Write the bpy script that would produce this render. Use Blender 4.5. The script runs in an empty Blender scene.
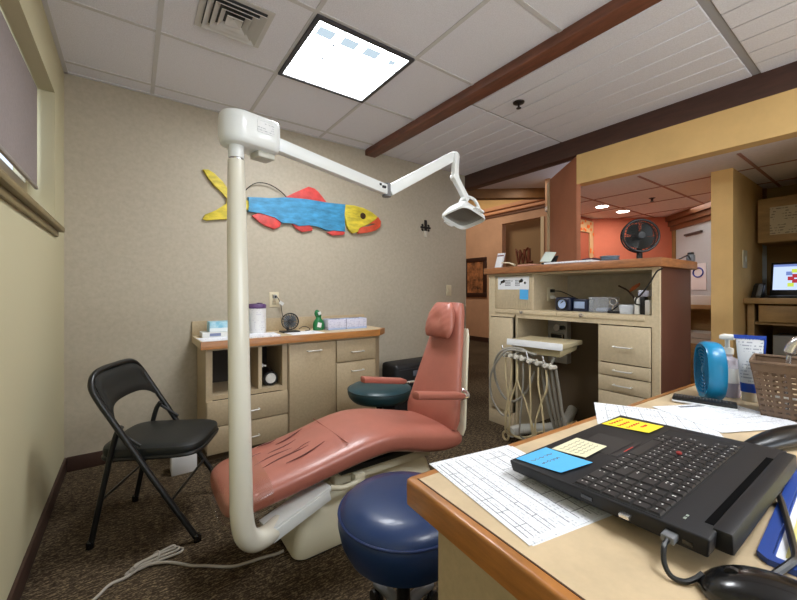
import bpy, bmesh, math, random
from mathutils import Vector, Matrix
random.seed(7)
SC = bpy.context.scene
COL = SC.collection
PI = math.pi
# ------------------------------------------------------------------ materials
def lin(c):
    c = c / 255.0
    return c / 12.92 if c <= 0.04045 else ((c + 0.055) / 1.055) ** 2.4
def rgb(c): return (lin(c[0]), lin(c[1]), lin(c[2]), 1)
MATS = {}
def M(name, col, rough=0.6, metal=0.0, spec=0.5, noise=None, stretch=(1, 1, 1), bump=None, emit=None, coat=0, alpha=None, trans=0, col2=None, sheen=0):
    """noise=(scale, amount) mottles the colour; bump=(scale, strength)."""
    if name in MATS: return MATS[name]
    m = bpy.data.materials.new(name); m.use_nodes = True
    nt = m.node_tree; b = nt.nodes['Principled BSDF']
    b.inputs['Base Color'].default_value = rgb(col)
    b.inputs['Roughness'].default_value = rough
    b.inputs['Metallic'].default_value = metal
    b.inputs['Specular IOR Level'].default_value = spec
    b.inputs['Coat Weight'].default_value = coat
    b.inputs['Transmission Weight'].default_value = trans
    if alpha is not None: b.inputs['Alpha'].default_value = alpha
    if emit:
        b.inputs['Emission Color'].default_value = rgb(emit[0]); b.inputs['Emission Strength'].default_value = emit[1]
    if noise or bump:
        tc = nt.nodes.new('ShaderNodeTexCoord'); mp = nt.nodes.new('ShaderNodeMapping')
        mp.inputs['Scale'].default_value = stretch
        nt.links.new(tc.outputs['Object'], mp.inputs['Vector'])
    if noise:
        nz = nt.nodes.new('ShaderNodeTexNoise'); nz.inputs['Scale'].default_value = noise[0]; nz.inputs['Detail'].default_value = 5
        nz.inputs['Roughness'].default_value = 0.65
        nt.links.new(mp.outputs[0], nz.inputs['Vector'])
        r = nt.nodes.new('ShaderNodeValToRGB')
        c2 = col2 or tuple(max(0, x * (1 - noise[1])) for x in col)
        c1 = col if col2 else tuple(min(255, x * (1 + noise[1])) for x in col)
        r.color_ramp.elements[0].position = 0.32; r.color_ramp.elements[1].position = 0.68
        r.color_ramp.elements[0].color = rgb(c2); r.color_ramp.elements[1].color = rgb(c1)
        nt.links.new(nz.outputs['Fac'], r.inputs['Fac']); nt.links.new(r.outputs['Color'], b.inputs['Base Color'])
    if bump:
        n2 = nt.nodes.new('ShaderNodeTexNoise'); n2.inputs['Scale'].default_value = bump[0]; n2.inputs['Detail'].default_value = 4
        nt.links.new(mp.outputs[0], n2.inputs['Vector'])
        bp = nt.nodes.new('ShaderNodeBump'); bp.inputs['Strength'].default_value = bump[1]; bp.inputs['Distance'].default_value = 0.004
        nt.links.new(n2.outputs['Fac'], bp.inputs['Height']); nt.links.new(bp.outputs['Normal'], b.inputs['Normal'])
    MATS[name] = m
    return m

def carpet_mat():
    m = M('carpet', (78, 65, 50), rough=0.95, spec=0.1)
    nt = m.node_tree; b = nt.nodes['Principled BSDF']
    tc = nt.nodes.new('ShaderNodeTexCoord')
    def nz(sc, stretch, detail=3):
        mp = nt.nodes.new('ShaderNodeMapping'); mp.inputs['Scale'].default_value = stretch
        nt.links.new(tc.outputs['Object'], mp.inputs['Vector'])
        n = nt.nodes.new('ShaderNodeTexNoise'); n.inputs['Scale'].default_value = sc; n.inputs['Detail'].default_value = detail
        nt.links.new(mp.outputs[0], n.inputs['Vector']); return n
    a = nz(36, (1.0, 3.6, 1)); c = nz(2.2, (1, 1, 1), 2); d = nz(120, (1, 1.8, 1), 2)
    r = nt.nodes.new('ShaderNodeValToRGB'); e = r.color_ramp.elements
    e[0].position = 0.34; e[0].color = rgb((42, 35, 27)); e[1].position = 0.67; e[1].color = rgb((152, 134, 104))
    k = e.new(0.5); k.color = rgb((72, 60, 47))
    mx = nt.nodes.new('ShaderNodeMath'); mx.operation = 'MULTIPLY_ADD'; mx.inputs[1].default_value = 0.45
    nt.links.new(d.outputs['Fac'], mx.inputs[0])
    m2 = nt.nodes.new('ShaderNodeMath'); m2.operation = 'MULTIPLY'; m2.inputs[1].default_value = 0.55
    nt.links.new(a.outputs['Fac'], m2.inputs[0]); nt.links.new(m2.outputs[0], mx.inputs[2])
    nt.links.new(mx.outputs[0], r.inputs['Fac'])
    mixn = nt.nodes.new('ShaderNodeMix'); mixn.data_type = 'RGBA'; mixn.blend_type = 'MULTIPLY'; mixn.inputs[0].default_value = 0.55
    r2 = nt.nodes.new('ShaderNodeValToRGB'); r2.color_ramp.elements[0].position = 0.35; r2.color_ramp.elements[1].position = 0.65
    r2.color_ramp.elements[0].color = (0.5, 0.46, 0.44, 1); r2.color_ramp.elements[1].color = (1, 1, 1, 1)
    nt.links.new(c.outputs['Fac'], r2.inputs['Fac'])
    nt.links.new(r.outputs['Color'], mixn.inputs[6]); nt.links.new(r2.outputs['Color'], mixn.inputs[7])
    nt.links.new(mixn.outputs[2], b.inputs['Base Color'])
    bp = nt.nodes.new('ShaderNodeBump'); bp.inputs['Strength'].default_value = 0.5; bp.inputs['Distance'].default_value = 0.004
    nt.links.new(d.outputs['Fac'], bp.inputs['Height']); nt.links.new(bp.outputs['Normal'], b.inputs['Normal'])
    return m

def print_mat(name, paper, ink, row=0.006, char=0.0024, thr=0.5, rough=0.7, axis=(0, 1), dens=0.6):
    """paper printed with rows of small unreadable text, in the object's own x,y metres"""
    m = M(name, paper, rough=rough)
    nt = m.node_tree; b = nt.nodes['Principled BSDF']
    tc = nt.nodes.new('ShaderNodeTexCoord'); sp = nt.nodes.new('ShaderNodeSeparateXYZ')
    nt.links.new(tc.outputs['Object'], sp.inputs[0])
    def math_(op, a, bb):
        n = nt.nodes.new('ShaderNodeMath'); n.operation = op
        for i, v in enumerate((a, bb)):
            if v is None: continue
            if isinstance(v, (int, float)): n.inputs[i].default_value = v
            else: nt.links.new(v, n.inputs[i])
        return n.outputs[0]
    X, Y = sp.outputs[axis[0]], sp.outputs[axis[1]]
    yr = math_('DIVIDE', Y, row); fy = math_('FRACT', yr, None); iy = math_('FLOOR', yr, None)
    xr = math_('FLOOR', math_('DIVIDE', X, char), None)
    cb = nt.nodes.new('ShaderNodeCombineXYZ'); nt.links.new(xr, cb.inputs[0]); nt.links.new(iy, cb.inputs[1])
    wn = nt.nodes.new('ShaderNodeTexWhiteNoise'); wn.noise_dimensions = '2D'; nt.links.new(cb.outputs[0], wn.inputs['Vector'])
    inrow = math_('MULTIPLY', math_('GREATER_THAN', fy, 0.3), math_('LESS_THAN', fy, 0.72))
    cw = nt.nodes.new('ShaderNodeTexNoise'); cw.inputs['Scale'].default_value = 1.0 / (row * 3.2); nt.links.new(tc.outputs['Object'], cw.inputs['Vector'])
    word = math_('GREATER_THAN', cw.outputs['Fac'], 0.47)
    mask = math_('MULTIPLY', math_('MULTIPLY', math_('MULTIPLY', inrow, math_('GREATER_THAN', wn.outputs['Value'], thr)), word), dens)
    mix = nt.nodes.new('ShaderNodeMix'); mix.data_type = 'RGBA'
    mix.inputs[6].default_value = rgb(paper); mix.inputs[7].default_value = rgb(ink)
    nt.links.new(mask, mix.inputs[0]); nt.links.new(mix.outputs[2], b.inputs['Base Color'])
    return m

def emission(name, col, s):
    if name in MATS: return MATS[name]
    m = bpy.data.materials.new(name); m.use_nodes = True
    nt = m.node_tree; nt.nodes.clear()
    o = nt.nodes.new('ShaderNodeOutputMaterial'); e = nt.nodes.new('ShaderNodeEmission')
    e.inputs[0].default_value = rgb(col); e.inputs[1].default_value = s
    nt.links.new(e.outputs[0], o.inputs[0]); MATS[name] = m
    return m
# ------------------------------------------------------------------ mesh builder
def cr(pts, n=6, closed=False):
    """Catmull-Rom through points"""
    P = [Vector(p) for p in pts]; out = []
    N = len(P)
    for i in range(N if closed else N - 1):
        p0 = P[(i - 1) % N] if (closed or i > 0) else P[0] * 2 - P[1]
        p1 = P[i]; p2 = P[(i + 1) % N]
        p3 = P[(i + 2) % N] if (closed or i + 2 < N) else P[-1] * 2 - P[-2]
        for k in range(n):
            t = k / n
            out.append(0.5 * ((2 * p1) + (p2 - p0) * t + (2 * p0 - 5 * p1 + 4 * p2 - p3) * t * t + (3 * p1 - p0 - 3 * p2 + p3) * t ** 3))
    if not closed: out.append(P[-1])
    return out
class MB:
    def __init__(s, *mats): s.bm = bmesh.new(); s.mats = list(mats)
    def faces(s, pts, fs, mi=0):
        vs = [s.bm.verts.new(p) for p in pts]
        for f in fs:
            try:
                fc = s.bm.faces.new([vs[i] for i in f]); fc.material_index = mi
            except ValueError: pass
        return vs
    def box(s, a, b, mi=0, bev=0, seg=2, rot=None, piv=None):
        """axis box from corner a to corner b; rot = Matrix about piv (default its centre)"""
        x0, y0, z0 = (min(a[i], b[i]) for i in range(3)); x1, y1, z1 = (max(a[i], b[i]) for i in range(3))
        pts = [(x0, y0, z0), (x1, y0, z0), (x1, y1, z0), (x0, y1, z0), (x0, y0, z1), (x1, y0, z1), (x1, y1, z1), (x0, y1, z1)]
        return s.hexa(pts, mi, bev, seg, rot, piv)
    def hexa(s, pts, mi=0, bev=0, seg=2, rot=None, piv=None):
        if rot is not None:
            c = Vector(piv) if piv is not None else sum((Vector(p) for p in pts), Vector()) / 8
            pts = [rot @ (Vector(p) - c) + c for p in pts]
        vs = s.faces(pts, [(0, 3, 2, 1), (4, 5, 6, 7), (0, 1, 5, 4), (1, 2, 6, 5), (2, 3, 7, 6), (3, 0, 4, 7)], mi)
        if bev:
            es = {e for v in vs for e in v.link_edges}
            bmesh.ops.bevel(s.bm, geom=list(es), offset=bev, segments=seg, profile=0.5, affect='EDGES', clamp_overlap=True)
        return vs
    def prism(s, poly, d, mi=0, bev=0, seg=2):
        """poly: list of 3D points (planar), d: extrude vector"""
        n = len(poly); d = Vector(d)
        pts = [Vector(p) for p in poly] + [Vector(p) + d for p in poly]
        fs = [tuple(reversed(range(n))), tuple(range(n, 2 * n))] + [(i, (i + 1) % n, n + (i + 1) % n, n + i) for i in range(n)]
        vs = s.faces(pts, fs, mi)
        if bev:
            es = [e for e in {e for v in vs[n:] for e in v.link_edges} if e.verts[0] in vs[n:] and e.verts[1] in vs[n:]]
            bmesh.ops.bevel(s.bm, geom=es, offset=bev, segments=seg, profile=0.5, affect='EDGES', clamp_overlap=True)
        return vs
    def loft(s, rings, mi=0, caps=True, closed=False):
        n = len(rings[0]); vs = [[s.bm.verts.new(p) for p in r] for r in rings]
        K = len(rings)
        for k in range(K if closed else K - 1):
            a, b = vs[k], vs[(k + 1) % K]
            for i in range(n):
                try: s.bm.faces.new((a[i], a[(i + 1) % n], b[(i + 1) % n], b[i])).material_index = mi
                except ValueError: pass
        if caps and not closed:
            for r, rev in ((vs[0], True), (vs[-1], False)):
                try: s.bm.faces.new(list(reversed(r)) if rev else r).material_index = mi
                except ValueError: pass
    def tube(s, path, r, seg=10, mi=0, closed=False, flat=None):
        P = [Vector(p) for p in path]; N = len(P)
        rr = r if isinstance(r, (list, tuple)) else [r] * N
        rings = []; up = None
        for i in range(N):
            if closed: t = P[(i + 1) % N] - P[i - 1]
            else: t = P[min(i + 1, N - 1)] - P[max(i - 1, 0)]
            if t.length < 1e-9: t = Vector((0, 0, 1))
            t.normalize()
            if up is None:
                up = Vector((0, 0, 1)) if abs(t.z) < 0.9 else Vector((1, 0, 0))
            up = (up - t * up.dot(t))
            if up.length < 1e-6: up = t.orthogonal()
            up.normalize(); sd = t.cross(up)
            k = flat or 1.0
            rings.append([P[i] + rr[i] * (math.cos(2 * PI * j / seg) * up + k * math.sin(2 * PI * j / seg) * sd) for j in range(seg)])
        s.loft(rings, mi, closed=closed)
    def cyl(s, a, b, r0, r1=None, seg=20, mi=0):
        s.tube([a, b], [r0, r0 if r1 is None else r1], seg, mi)
    def lathe(s, prof, c=(0, 0, 0), seg=32, mi=0, mat=None):
        c = Vector(c); mat = mat or Matrix.Identity(3)
        rings = [[c + mat @ Vector((max(r, 1e-4) * math.cos(2 * PI * j / seg), max(r, 1e-4) * math.sin(2 * PI * j / seg), z)) for j in range(seg)] for r, z in prof]
        s.loft(rings, mi)
    def build(s, name, parent=None, loc=None, sharp=38, label=None, rotz=0):
        """without parent: world-space verts, origin put at loc. with parent: verts are world-space and turned into the parent's frame"""
        bmesh.ops.recalc_face_normals(s.bm, faces=s.bm.faces[:])
        me = bpy.data.meshes.new(name)
        if parent is not None:
            s.bm.transform(WM[parent.name].inverted())
        elif loc is not None:
            T = Matrix.Translation(loc) @ Matrix.Rotation(rotz, 4, 'Z')
            s.bm.transform(T.inverted())
        s.bm.to_mesh(me); s.bm.free()
        for m in s.mats: me.materials.append(m)
        for p in me.polygons: p.use_smooth = True
        me.set_sharp_from_angle(angle=math.radians(sharp))
        o = bpy.data.objects.new(name, me); COL.objects.link(o)
        W = Matrix.Identity(4)
        if parent is not None:
            o.parent = parent; W = WM[parent.name].copy()
        elif loc is not None:
            o.location = loc; o.rotation_euler = (0, 0, rotz); W = Matrix.Translation(loc) @ Matrix.Rotation(rotz, 4, 'Z')
        WM[o.name] = W
        if label: o['label'] = label
        return o
WM = {}
def tag(o, label, cat, group=None, kind=None):
    o['label'] = label; o['category'] = cat
    if group: o['group'] = group
    if kind: o['kind'] = kind
    return o
def thing(name, label, cat, loc, rotz=0, group=None):
    o = bpy.data.objects.new(name, None); COL.objects.link(o); o.empty_display_size = 0.1
    o.location = loc; o.rotation_euler = (0, 0, rotz)
    WM[o.name] = Matrix.Translation(loc) @ Matrix.Rotation(rotz, 4, 'Z')
    return tag(o, label, cat, group)
def struct(name, mb, label=None, cat=None, loc=None, sharp=38):
    o = mb.build(name, loc=loc, sharp=sharp); o['kind'] = 'structure'
    o['label'] = label or name.replace('_', ' '); o['category'] = cat or name.split('_')[0]
    return o
def dup(root, loc, rotz, label, group=None):
    r = root.copy(); COL.objects.link(r); r.location = loc; r.rotation_euler = (0, 0, rotz); r['label'] = label
    if group: r['group'] = group
    WM[r.name] = Matrix.Translation(loc) @ Matrix.Rotation(rotz, 4, 'Z')
    for ch in list(root.children):
        c = ch.copy(); COL.objects.link(c); c.parent = r
        for g in ch.children:
            d = g.copy(); COL.objects.link(d); d.parent = c
    return r
def RZ(a): return Matrix.Rotation(a, 3, 'Z')
def RX(a): return Matrix.Rotation(a, 3, 'X')
def RY(a): return Matrix.Rotation(a, 3, 'Y')

# ------------------------------------------------------------------ palette
wallpaper = M('wallpaper', (182, 172, 153), 0.48, spec=0.32, noise=(38, 0.03), bump=(60, 0.15))
paint_cream = M('cream_paint', (198, 191, 158), 0.7, spec=0.25)
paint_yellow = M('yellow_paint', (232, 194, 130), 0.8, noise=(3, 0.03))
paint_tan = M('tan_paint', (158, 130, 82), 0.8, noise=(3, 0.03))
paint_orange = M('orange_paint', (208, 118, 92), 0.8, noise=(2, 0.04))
paint_brown = M('brown_orange_paint', (190, 124, 92), 0.8, noise=(4, 0.03))
paint_peach = M('peach_paint', (206, 162, 128), 0.8, noise=(2, 0.04))
paint_white = M('grey_white_paint', (188, 198, 204), 0.8, noise=(2, 0.03))
tile_white = M('ceiling_tile_white', (232, 232, 240), 0.95, spec=0.1, noise=(220, 0.04), bump=(160, 0.25))
plank_white = M('plank_tile_white', (230, 231, 240), 0.9, spec=0.1, noise=(160, 0.035), bump=(120, 0.25))
groove = M('groove_grey', (160, 160, 163), 0.9)
tbar = M('grid_bar_white', (206, 205, 206), 0.6)
bounce_tint_tile = M('side_ceiling_tile', (238, 226, 220), 0.9, noise=(40, 0.02))  # pinkish tint stands in for light bounced off the orange walls
beam_red = M('stained_beam_wood', (116, 72, 54), 0.5, noise=(6, 0.14), stretch=(8, 1, 8))
beam_dark = M('dark_beam_wood', (78, 52, 44), 0.55, noise=(6, 0.1), stretch=(8, 1, 8))
base_brown = M('baseboard_brown', (62, 40, 30), 0.55)
laminate = M('tan_laminate', (184, 165, 134), 0.5, noise=(60, 0.035), bump=(90, 0.05))
laminate_lt = M('pale_laminate', (204, 185, 152), 0.5, noise=(60, 0.03))
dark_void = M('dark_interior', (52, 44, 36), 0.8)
oak = M('honey_oak_edge', (168, 110, 52), 0.38, noise=(5, 0.10), stretch=(2, 2, 14), coat=0.2)
oak2 = M('oak_counter_edge', (152, 100, 62), 0.42, noise=(6, 0.15), stretch=(2, 2, 10))
brown_panel = M('brown_side_panel', (88, 52, 40), 0.5, noise=(3, 0.04))
chrome = M('chrome', (225, 225, 228), 0.18, metal=.9)
nickel = M('brushed_nickel', (224, 222, 216), 0.32, metal=.45)
steel_dark = M('black_steel', (18, 19, 20), 0.35)
black_vinyl = M('black_vinyl', (17, 21, 21), 0.46, bump=(300, 0.12))
black_pl = M('black_plastic', (20, 20, 22), 0.4)
black_gloss = M('glossy_black_plastic', (10, 11, 13), 0.16, coat=0.5)
grey_pl = M('grey_plastic', (110, 112, 116), 0.5)
white_pl = M('white_plastic', (228, 228, 224), 0.4)
enamel = M('cream_enamel', (224, 219, 196), 0.28, coat=0.3)
enamel_w = M('white_enamel', (232, 236, 236), 0.3, coat=0.3)
salmon = M('salmon_vinyl', (172, 105, 90), 0.36, noise=(7, 0.035), bump=(40, 0.06), coat=0.12)
salmon_dk = M('salmon_crease', (96, 44, 36), 0.6)
blue_vinyl = M('navy_vinyl', (22, 50, 96), 0.34, noise=(5, 0.05), bump=(50, 0.05), coat=0.15)
teal_vinyl = M('teal_vinyl', (32, 66, 74), 0.36, bump=(50, 0.05))
white_paper = M('white_paper', (232, 234, 238), 0.8)
ink = M('print_ink', (96, 100, 110), 0.8)
blue_note = M('blue_sticky_paper', (84, 178, 240), 0.7)

# ------------------------------------------------------------------ camera
cam = bpy.data.cameras.new('camera'); co = bpy.data.objects.new('camera', cam); COL.objects.link(co)
cam.sensor_width = 36.0; cam.sensor_fit = 'HORIZONTAL'; cam.lens = 36.0 * 370 / 797
cam.shift_y = -9.0 / 797
cam.clip_start = 0.02
co.location = (0, 0, 1.106); co.rotation_euler = (PI / 2, 0, -math.radians(35.76))
SC.camera = co
# ================================================================== SETTING
def quad_slab(mb, x0, y0, x1, y1, z0, z1, mi=0): mb.box((x0, y0, z0), (x1, y1, z1), mi)
b = MB(carpet_mat()); b.box((-0.6, -2.2, -0.05), (7.2, 8.2, 0.0)); struct('floor', b, 'brown flecked carpet floor')
# --- left wall with window opening
WX = -0.336
b = MB(paint_cream)
b.box((WX - .16, -2.0, 0), (WX, 3.02, 1.41)); b.box((WX - .16, -2.0, 2.17), (WX, 3.02, 2.44))
b.box((WX - .16, 2.69, 1.41), (WX, 3.02, 2.17)); b.box((WX - .16, -2.0, 1.41), (WX, 0.55, 2.17))
struct('wall_left', b, 'cream painted wall under and around the window')
b = MB(wallpaper); b.box((WX - .16, 3.02, 0), (3.138, 3.16, 2.44)); struct('wall_back', b, 'mottled tan wallpapered wall behind the fish')
b = MB(base_brown); b.box((WX, -2.0, 0), (WX + .012, 3.02, 0.09), bev=.003); struct('baseboard_left', b)
b = MB(base_brown); b.box((WX + .013, 3.007, 0), (0.37, 3.02, 0.09), bev=.003); b.box((1.78, 3.007, 0), (3.138, 3.02, 0.09), bev=.003); struct('baseboard_back', b)
b = MB(wallpaper); b.box((WX - .16, -2.14, 0), (4.8, -2.0, 2.44)); struct('wall_rear', b)
# window: frame, glass
fr = MB(M('window_frame_paint', (196, 184, 150), 0.5))
fx0, fx1 = WX - .135, WX - .105
fr.box((fx0, .55, 1.41), (fx1, 2.69, 1.655)); fr.box((fx0, .55, 2.10), (fx1, 2.69, 2.17)); fr.box((fx0, .55, 1.655), (fx1, .62, 2.10)); fr.box((fx0, 2.64, 1.655), (fx1, 2.69, 2.10)); fr.box((fx0, 1.60, 1.655), (fx1, 1.65, 2.10))
win = struct('window_1', fr, 'window in the cream wall with its shade down', 'window')
gm_ = bpy.data.materials.new('window_glass'); gm_.use_nodes = True; nt = gm_.node_tree; nt.nodes.clear()
o_ = nt.nodes.new('ShaderNodeOutputMaterial'); tr = nt.nodes.new('ShaderNodeBsdfTransparent'); gs = nt.nodes.new('ShaderNodeBsdfGlossy'); mx = nt.nodes.new('ShaderNodeMixShader')
gs.inputs['Roughness'].default_value = .02; mx.inputs[0].default_value = .06; tr.inputs[0].default_value = (.97, .98, 1, 1)
nt.links.new(tr.outputs[0], mx.inputs[1]); nt.links.new(gs.outputs[0], mx.inputs[2]); nt.links.new(mx.outputs[0], o_.inputs[0])
gl = MB(gm_); gl.box((fx0 + .012, .62, 1.655), (fx0 + .018, 2.64, 2.10)); g = gl.build('glass', win); g['kind'] = 'structure'
# sill
b = MB(M('sill_wood', (128, 112, 74), 0.5, noise=(5, .08), stretch=(6, 1, 6)))
b.box((WX - .10, .45, 1.428), (WX + .036, 2.74, 1.455), bev=.006); b.box((WX, .45, 1.398), (WX + .014, 2.70, 1.428), bev=.003)
struct('trim_1', b, 'wooden window sill with apron below', 'window sill')
# roller shade
sh = thing('roller_shade', 'grey mauve roller shade pulled down over the window', 'window shade', (-.405, 1.6, 2.13))
b = MB(M('shade_cloth', (150, 140, 138), 0.9, noise=(90, .03))); b.box((-.403, .57, 1.65), (-.400, 2.655, 2.16)); b.build('shade_cloth', sh)
b = MB(M('shade_bar', (150, 142, 138), 0.5)); b.box((-.409, .57, 1.632), (-.395, 2.655, 1.652), bev=.004); b.build('bottom_bar', sh)
# unseen window with glowing panes, added in the rear wall to brighten the room
b = MB(M('window_frame_paint', (196, 184, 150), 0.5), emission('rear_fill_pane', (214, 228, 246), 1.2))
b.box((-.12, -1.998, .62), (2.92, -1.96, .68)); b.box((-.12, -1.998, 2.24), (2.92, -1.96, 2.30)); b.box((-.12, -1.998, .68), (-.06, -1.96, 2.24)); b.box((2.86, -1.998, .68), (2.92, -1.96, 2.24)); b.box((1.37, -1.998, .68), (1.43, -1.96, 2.24))
b.box((-.06, -1.997, .68), (1.37, -1.985, 2.24), 1); b.box((1.43, -1.997, .68), (2.86, -1.985, 2.24), 1)
struct('window_fill', b, 'wide unseen window added to the rear wall for fill light', 'window')
# --- ceiling (main) with grid
b = MB(tile_white); b.box((WX - .16, -2.0, 2.44), (1.80, 3.16, 2.5)); struct('ceiling', b, 'suspended ceiling of square white tiles')
b = MB(tbar)
for k in range(-7, 3):
    y = 2.265 + k * .605
    if y < -1.95: continue
    b.box((WX, y - .011, 2.4365), (1.786, y + .011, 2.4399))
for x in (.11, .715, 1.32):
    b.box((x - .011, -2.0, 2.436), (x + .011, 3.02, 2.4399))
b.box((WX, -2, 2.434), (WX + .02, 3.02, 2.4399)); b.box((WX, 3.0, 2.434), (1.786, 3.02, 2.4399))
struct('trim_2', b, 'white metal grid bars of the tile ceiling', 'ceiling grid')
# plank part between the beams
b = MB(plank_white, groove)
b.box((1.80, -2.0, 2.447), (3.23, 3.16, 2.5), 1)
xs = [1.80 + .008, 1.975, 2.14, 2.305, 2.47, 2.635, 2.80, 2.963, 3.123]
ys = [-2.0, -.70, .56, 1.84, 3.02]
for i in range(len(xs) - 1):
    for j in range(len(ys) - 1):
        b.box((xs[i] + .003, ys[j] + (.007 if j == 3 else .02), 2.436), (xs[i + 1] - .003, ys[j + 1] - (0 if j == 3 else .007 if j == 2 else .02), 2.4475), 0, bev=.003, seg=1)
for y in ys[1:4]: b.box((1.80, y - .019, 2.4405), (3.13, y + .019, 2.4475), 1)
struct('ceiling_planked', b, 'white planked ceiling strip between the two beams', 'ceiling')
b = MB(beam_red); b.box((1.786, -2.0, 2.385), (1.896, 3.02, 2.447), bev=.004); struct('trim_3', b, 'reddish wooden beam across the tile ceiling', 'ceiling beam')
b = MB(beam_dark); b.box((3.12, -2.0, 2.283), (3.23, 3.05, 2.46), bev=.004); struct('trim_4', b, 'dark wooden beam above the yellow header', 'ceiling beam')
# header over the opening, diagonal brown wall, jamb
b = MB(paint_yellow); b.box((3.125, -2.0, 2.03), (3.235, 1.70, 2.29)); struct('wall_header', b, 'yellow header wall above the opening')
dv = Vector((.64, .768, 0)); nv = Vector((.768, -.64, 0))
b = MB(paint_brown)
p0 = Vector((3.125, 1.70, 0)); p1 = p0 + dv * .68
b.prism([p0, p1, p1 + nv * .05, p0 + nv * .035], (0, 0, 2.275))
struct('wall_diagonal', b, 'brown diagonal wall at the end of the header')
b = MB(M('cream_trim', (226, 206, 168), 0.6)); q0 = p1 + dv * .002; b.prism([q0 - nv * .012, q0 + dv * .055 - nv * .012, q0 + dv * .055 + nv * .13, q0 + nv * .13], (0, 0, 2.25)); struct('trim_5', b, 'cream corner trim at the end of the brown diagonal wall', 'corner trim')
# side-room ceiling (z 2.03) with grid
b = MB(bounce_tint_tile); b.prism([(3.235, -2.0, 2.03), (7.0, -2.0, 2.03), (7.0, 2.50, 2.03), (3.9, 2.50, 2.03), (3.235, 1.70, 2.03)], (0, 0, .05)); struct('ceiling_side', b, 'low tiled ceiling of the room beyond the opening')
b = MB(M('side_grid', (176, 128, 112), 0.7))
for y in (.075, .68, 1.285, 1.89): b.box((3.3, y - .01, 2.026), (6.2, y + .01, 2.0299))
for x in (3.79, 4.395, 5.0, 5.605): b.box((x - .01, -1.9, 2.026), (x + .01, 2.38, 2.0299))
struct('trim_6', b, 'grid bars of the low side ceiling', 'ceiling grid')
# stub wall / pillar
b = MB(paint_yellow); b.box((3.125, -2.0, 0), (3.235, .20, 2.03)); struct('wall_light_block', b, 'unseen wall added to keep rear light out of the nook')  # added out of view to block light from reaching the nook
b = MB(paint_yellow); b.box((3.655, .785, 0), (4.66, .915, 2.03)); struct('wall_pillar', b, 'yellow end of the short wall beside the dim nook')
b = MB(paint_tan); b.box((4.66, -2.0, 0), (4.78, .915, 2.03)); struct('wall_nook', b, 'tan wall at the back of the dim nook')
# orange room walls
b = MB(paint_orange)
A = Vector((4.77, 2.39, 0)); B = Vector((5.456, 1.75, 0)); n45 = Vector((.68, .73, 0)).normalized()
b.prism([A, B, B + n45 * .12, A + n45 * .12], (0, 0, 2.03)); struct('wall_orange', b, 'bright orange wall seen through the opening')
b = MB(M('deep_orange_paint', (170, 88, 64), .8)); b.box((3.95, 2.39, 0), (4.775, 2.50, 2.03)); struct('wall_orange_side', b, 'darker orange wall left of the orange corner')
# diagonal grey-white wall + brown moulding
C0 = Vector((5.456, 1.75, 0)); dd = Vector((-1, -1, 0)).normalized(); nn = Vector((1, -1, 0)).normalized()
b = MB(paint_white, paint_tan)
b.prism([C0 + dd * .09, C0 + dd * 1.3, C0 + dd * 1.3 + nn * .1, C0 + dd * .09 + nn * .1], (0, 0, 1.85), 0)
b.prism([C0, C0 + dd * .09 - nn * .01, C0 + dd * .09 + nn * .1, C0 + nn * .1], (0, 0, 1.85), 1)
struct('wall_white', b, 'grey white wall beyond the opening under brown moulding')
b = MB(M('brown_moulding', (120, 80, 52), 0.5, noise=(6, .1)))
for z0, z1, t in ((1.85, 1.905, .02), (1.905, 1.965, .045), (1.965, 2.029, .075)):
    b.prism([C0 + Vector((0, 0, z0)) - nn * t, C0 + dd * 1.3 - nn * t + Vector((0, 0, z0)), C0 + dd * 1.3 + nn * .1 + Vector((0, 0, z0)), C0 + nn * .1 + Vector((0, 0, z0))], (0, 0, z1 - z0 - .004))
struct('trim_7', b, 'stepped brown moulding above the grey white wall', 'moulding')
b = MB(M('dark_rail', (70, 60, 55), .5)); k0 = C0 + dd * .30 - nn * .03
b.prism([k0 + Vector((0, 0, 1.745)), k0 + dd * .3 + Vector((0, 0, 1.745)), k0 + dd * .3 + nn * .025 + Vector((0, 0, 1.745)), k0 + nn * .025 + Vector((0, 0, 1.745))], (0, 0, .02)); struct('trim_8', b, 'dark rail on the grey white wall', 'rail')
# hall
b = MB(tile_white); b.prism([(3.23, 1.5, 2.44), (3.23, 3.66, 2.44), (3.64, 3.34, 2.44), (4.35, 2.77, 2.44), (4.75, 2.45, 2.44), (4.75, 1.5, 2.44)], (0, 0, .06)); struct('ceiling_hall_low', b, 'white ceiling patch at the start of the hall', 'ceiling')
d1 = Vector((.71, -.57, 0)).normalized(); n1 = Vector((.57, .71, 0)).normalized(); s0 = Vector((3.64, 3.34, 0)) - d1 * .6
b = MB(M('hall_beam', (128, 92, 52), .5, noise=(5, .1))); b.prism([s0 + Vector((0, 0, 2.32)), s0 + d1 * 2.1 + Vector((0, 0, 2.32)), s0 + d1 * 2.1 + n1 * .12 + Vector((0, 0, 2.32)), s0 + n1 * .12 + Vector((0, 0, 2.32))], (0, 0, .14)); struct('trim_9', b, 'brown diagonal beam above the hall entrance', 'ceiling beam')
b = MB(paint_peach, paint_yellow, M('hall_recess_shade', (150, 120, 84), .8))  # third colour is tan darkened to put the recess shade in
b.box((6.2, 4.95, 0), (6.32, 8.1, 2.66), 0); b.box((6.2, 2.5, 0), (6.32, 3.98, 2.66), 0); b.box((6.2, 3.98, 2.49), (6.32, 4.95, 2.66), 0)
b.box((6.2, 2.5, 2.84), (6.32, 8.1, 3.4), 1); b.box((6.2, 2.5, 2.66), (6.32, 8.1, 2.84), 0); b.box((6.45, 3.6, 0), (6.55, 5.2, 2.6), 2)
struct('wall_hall', b, 'peach hall wall with a tan recess darkened for shade and yellow upper part')
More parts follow.
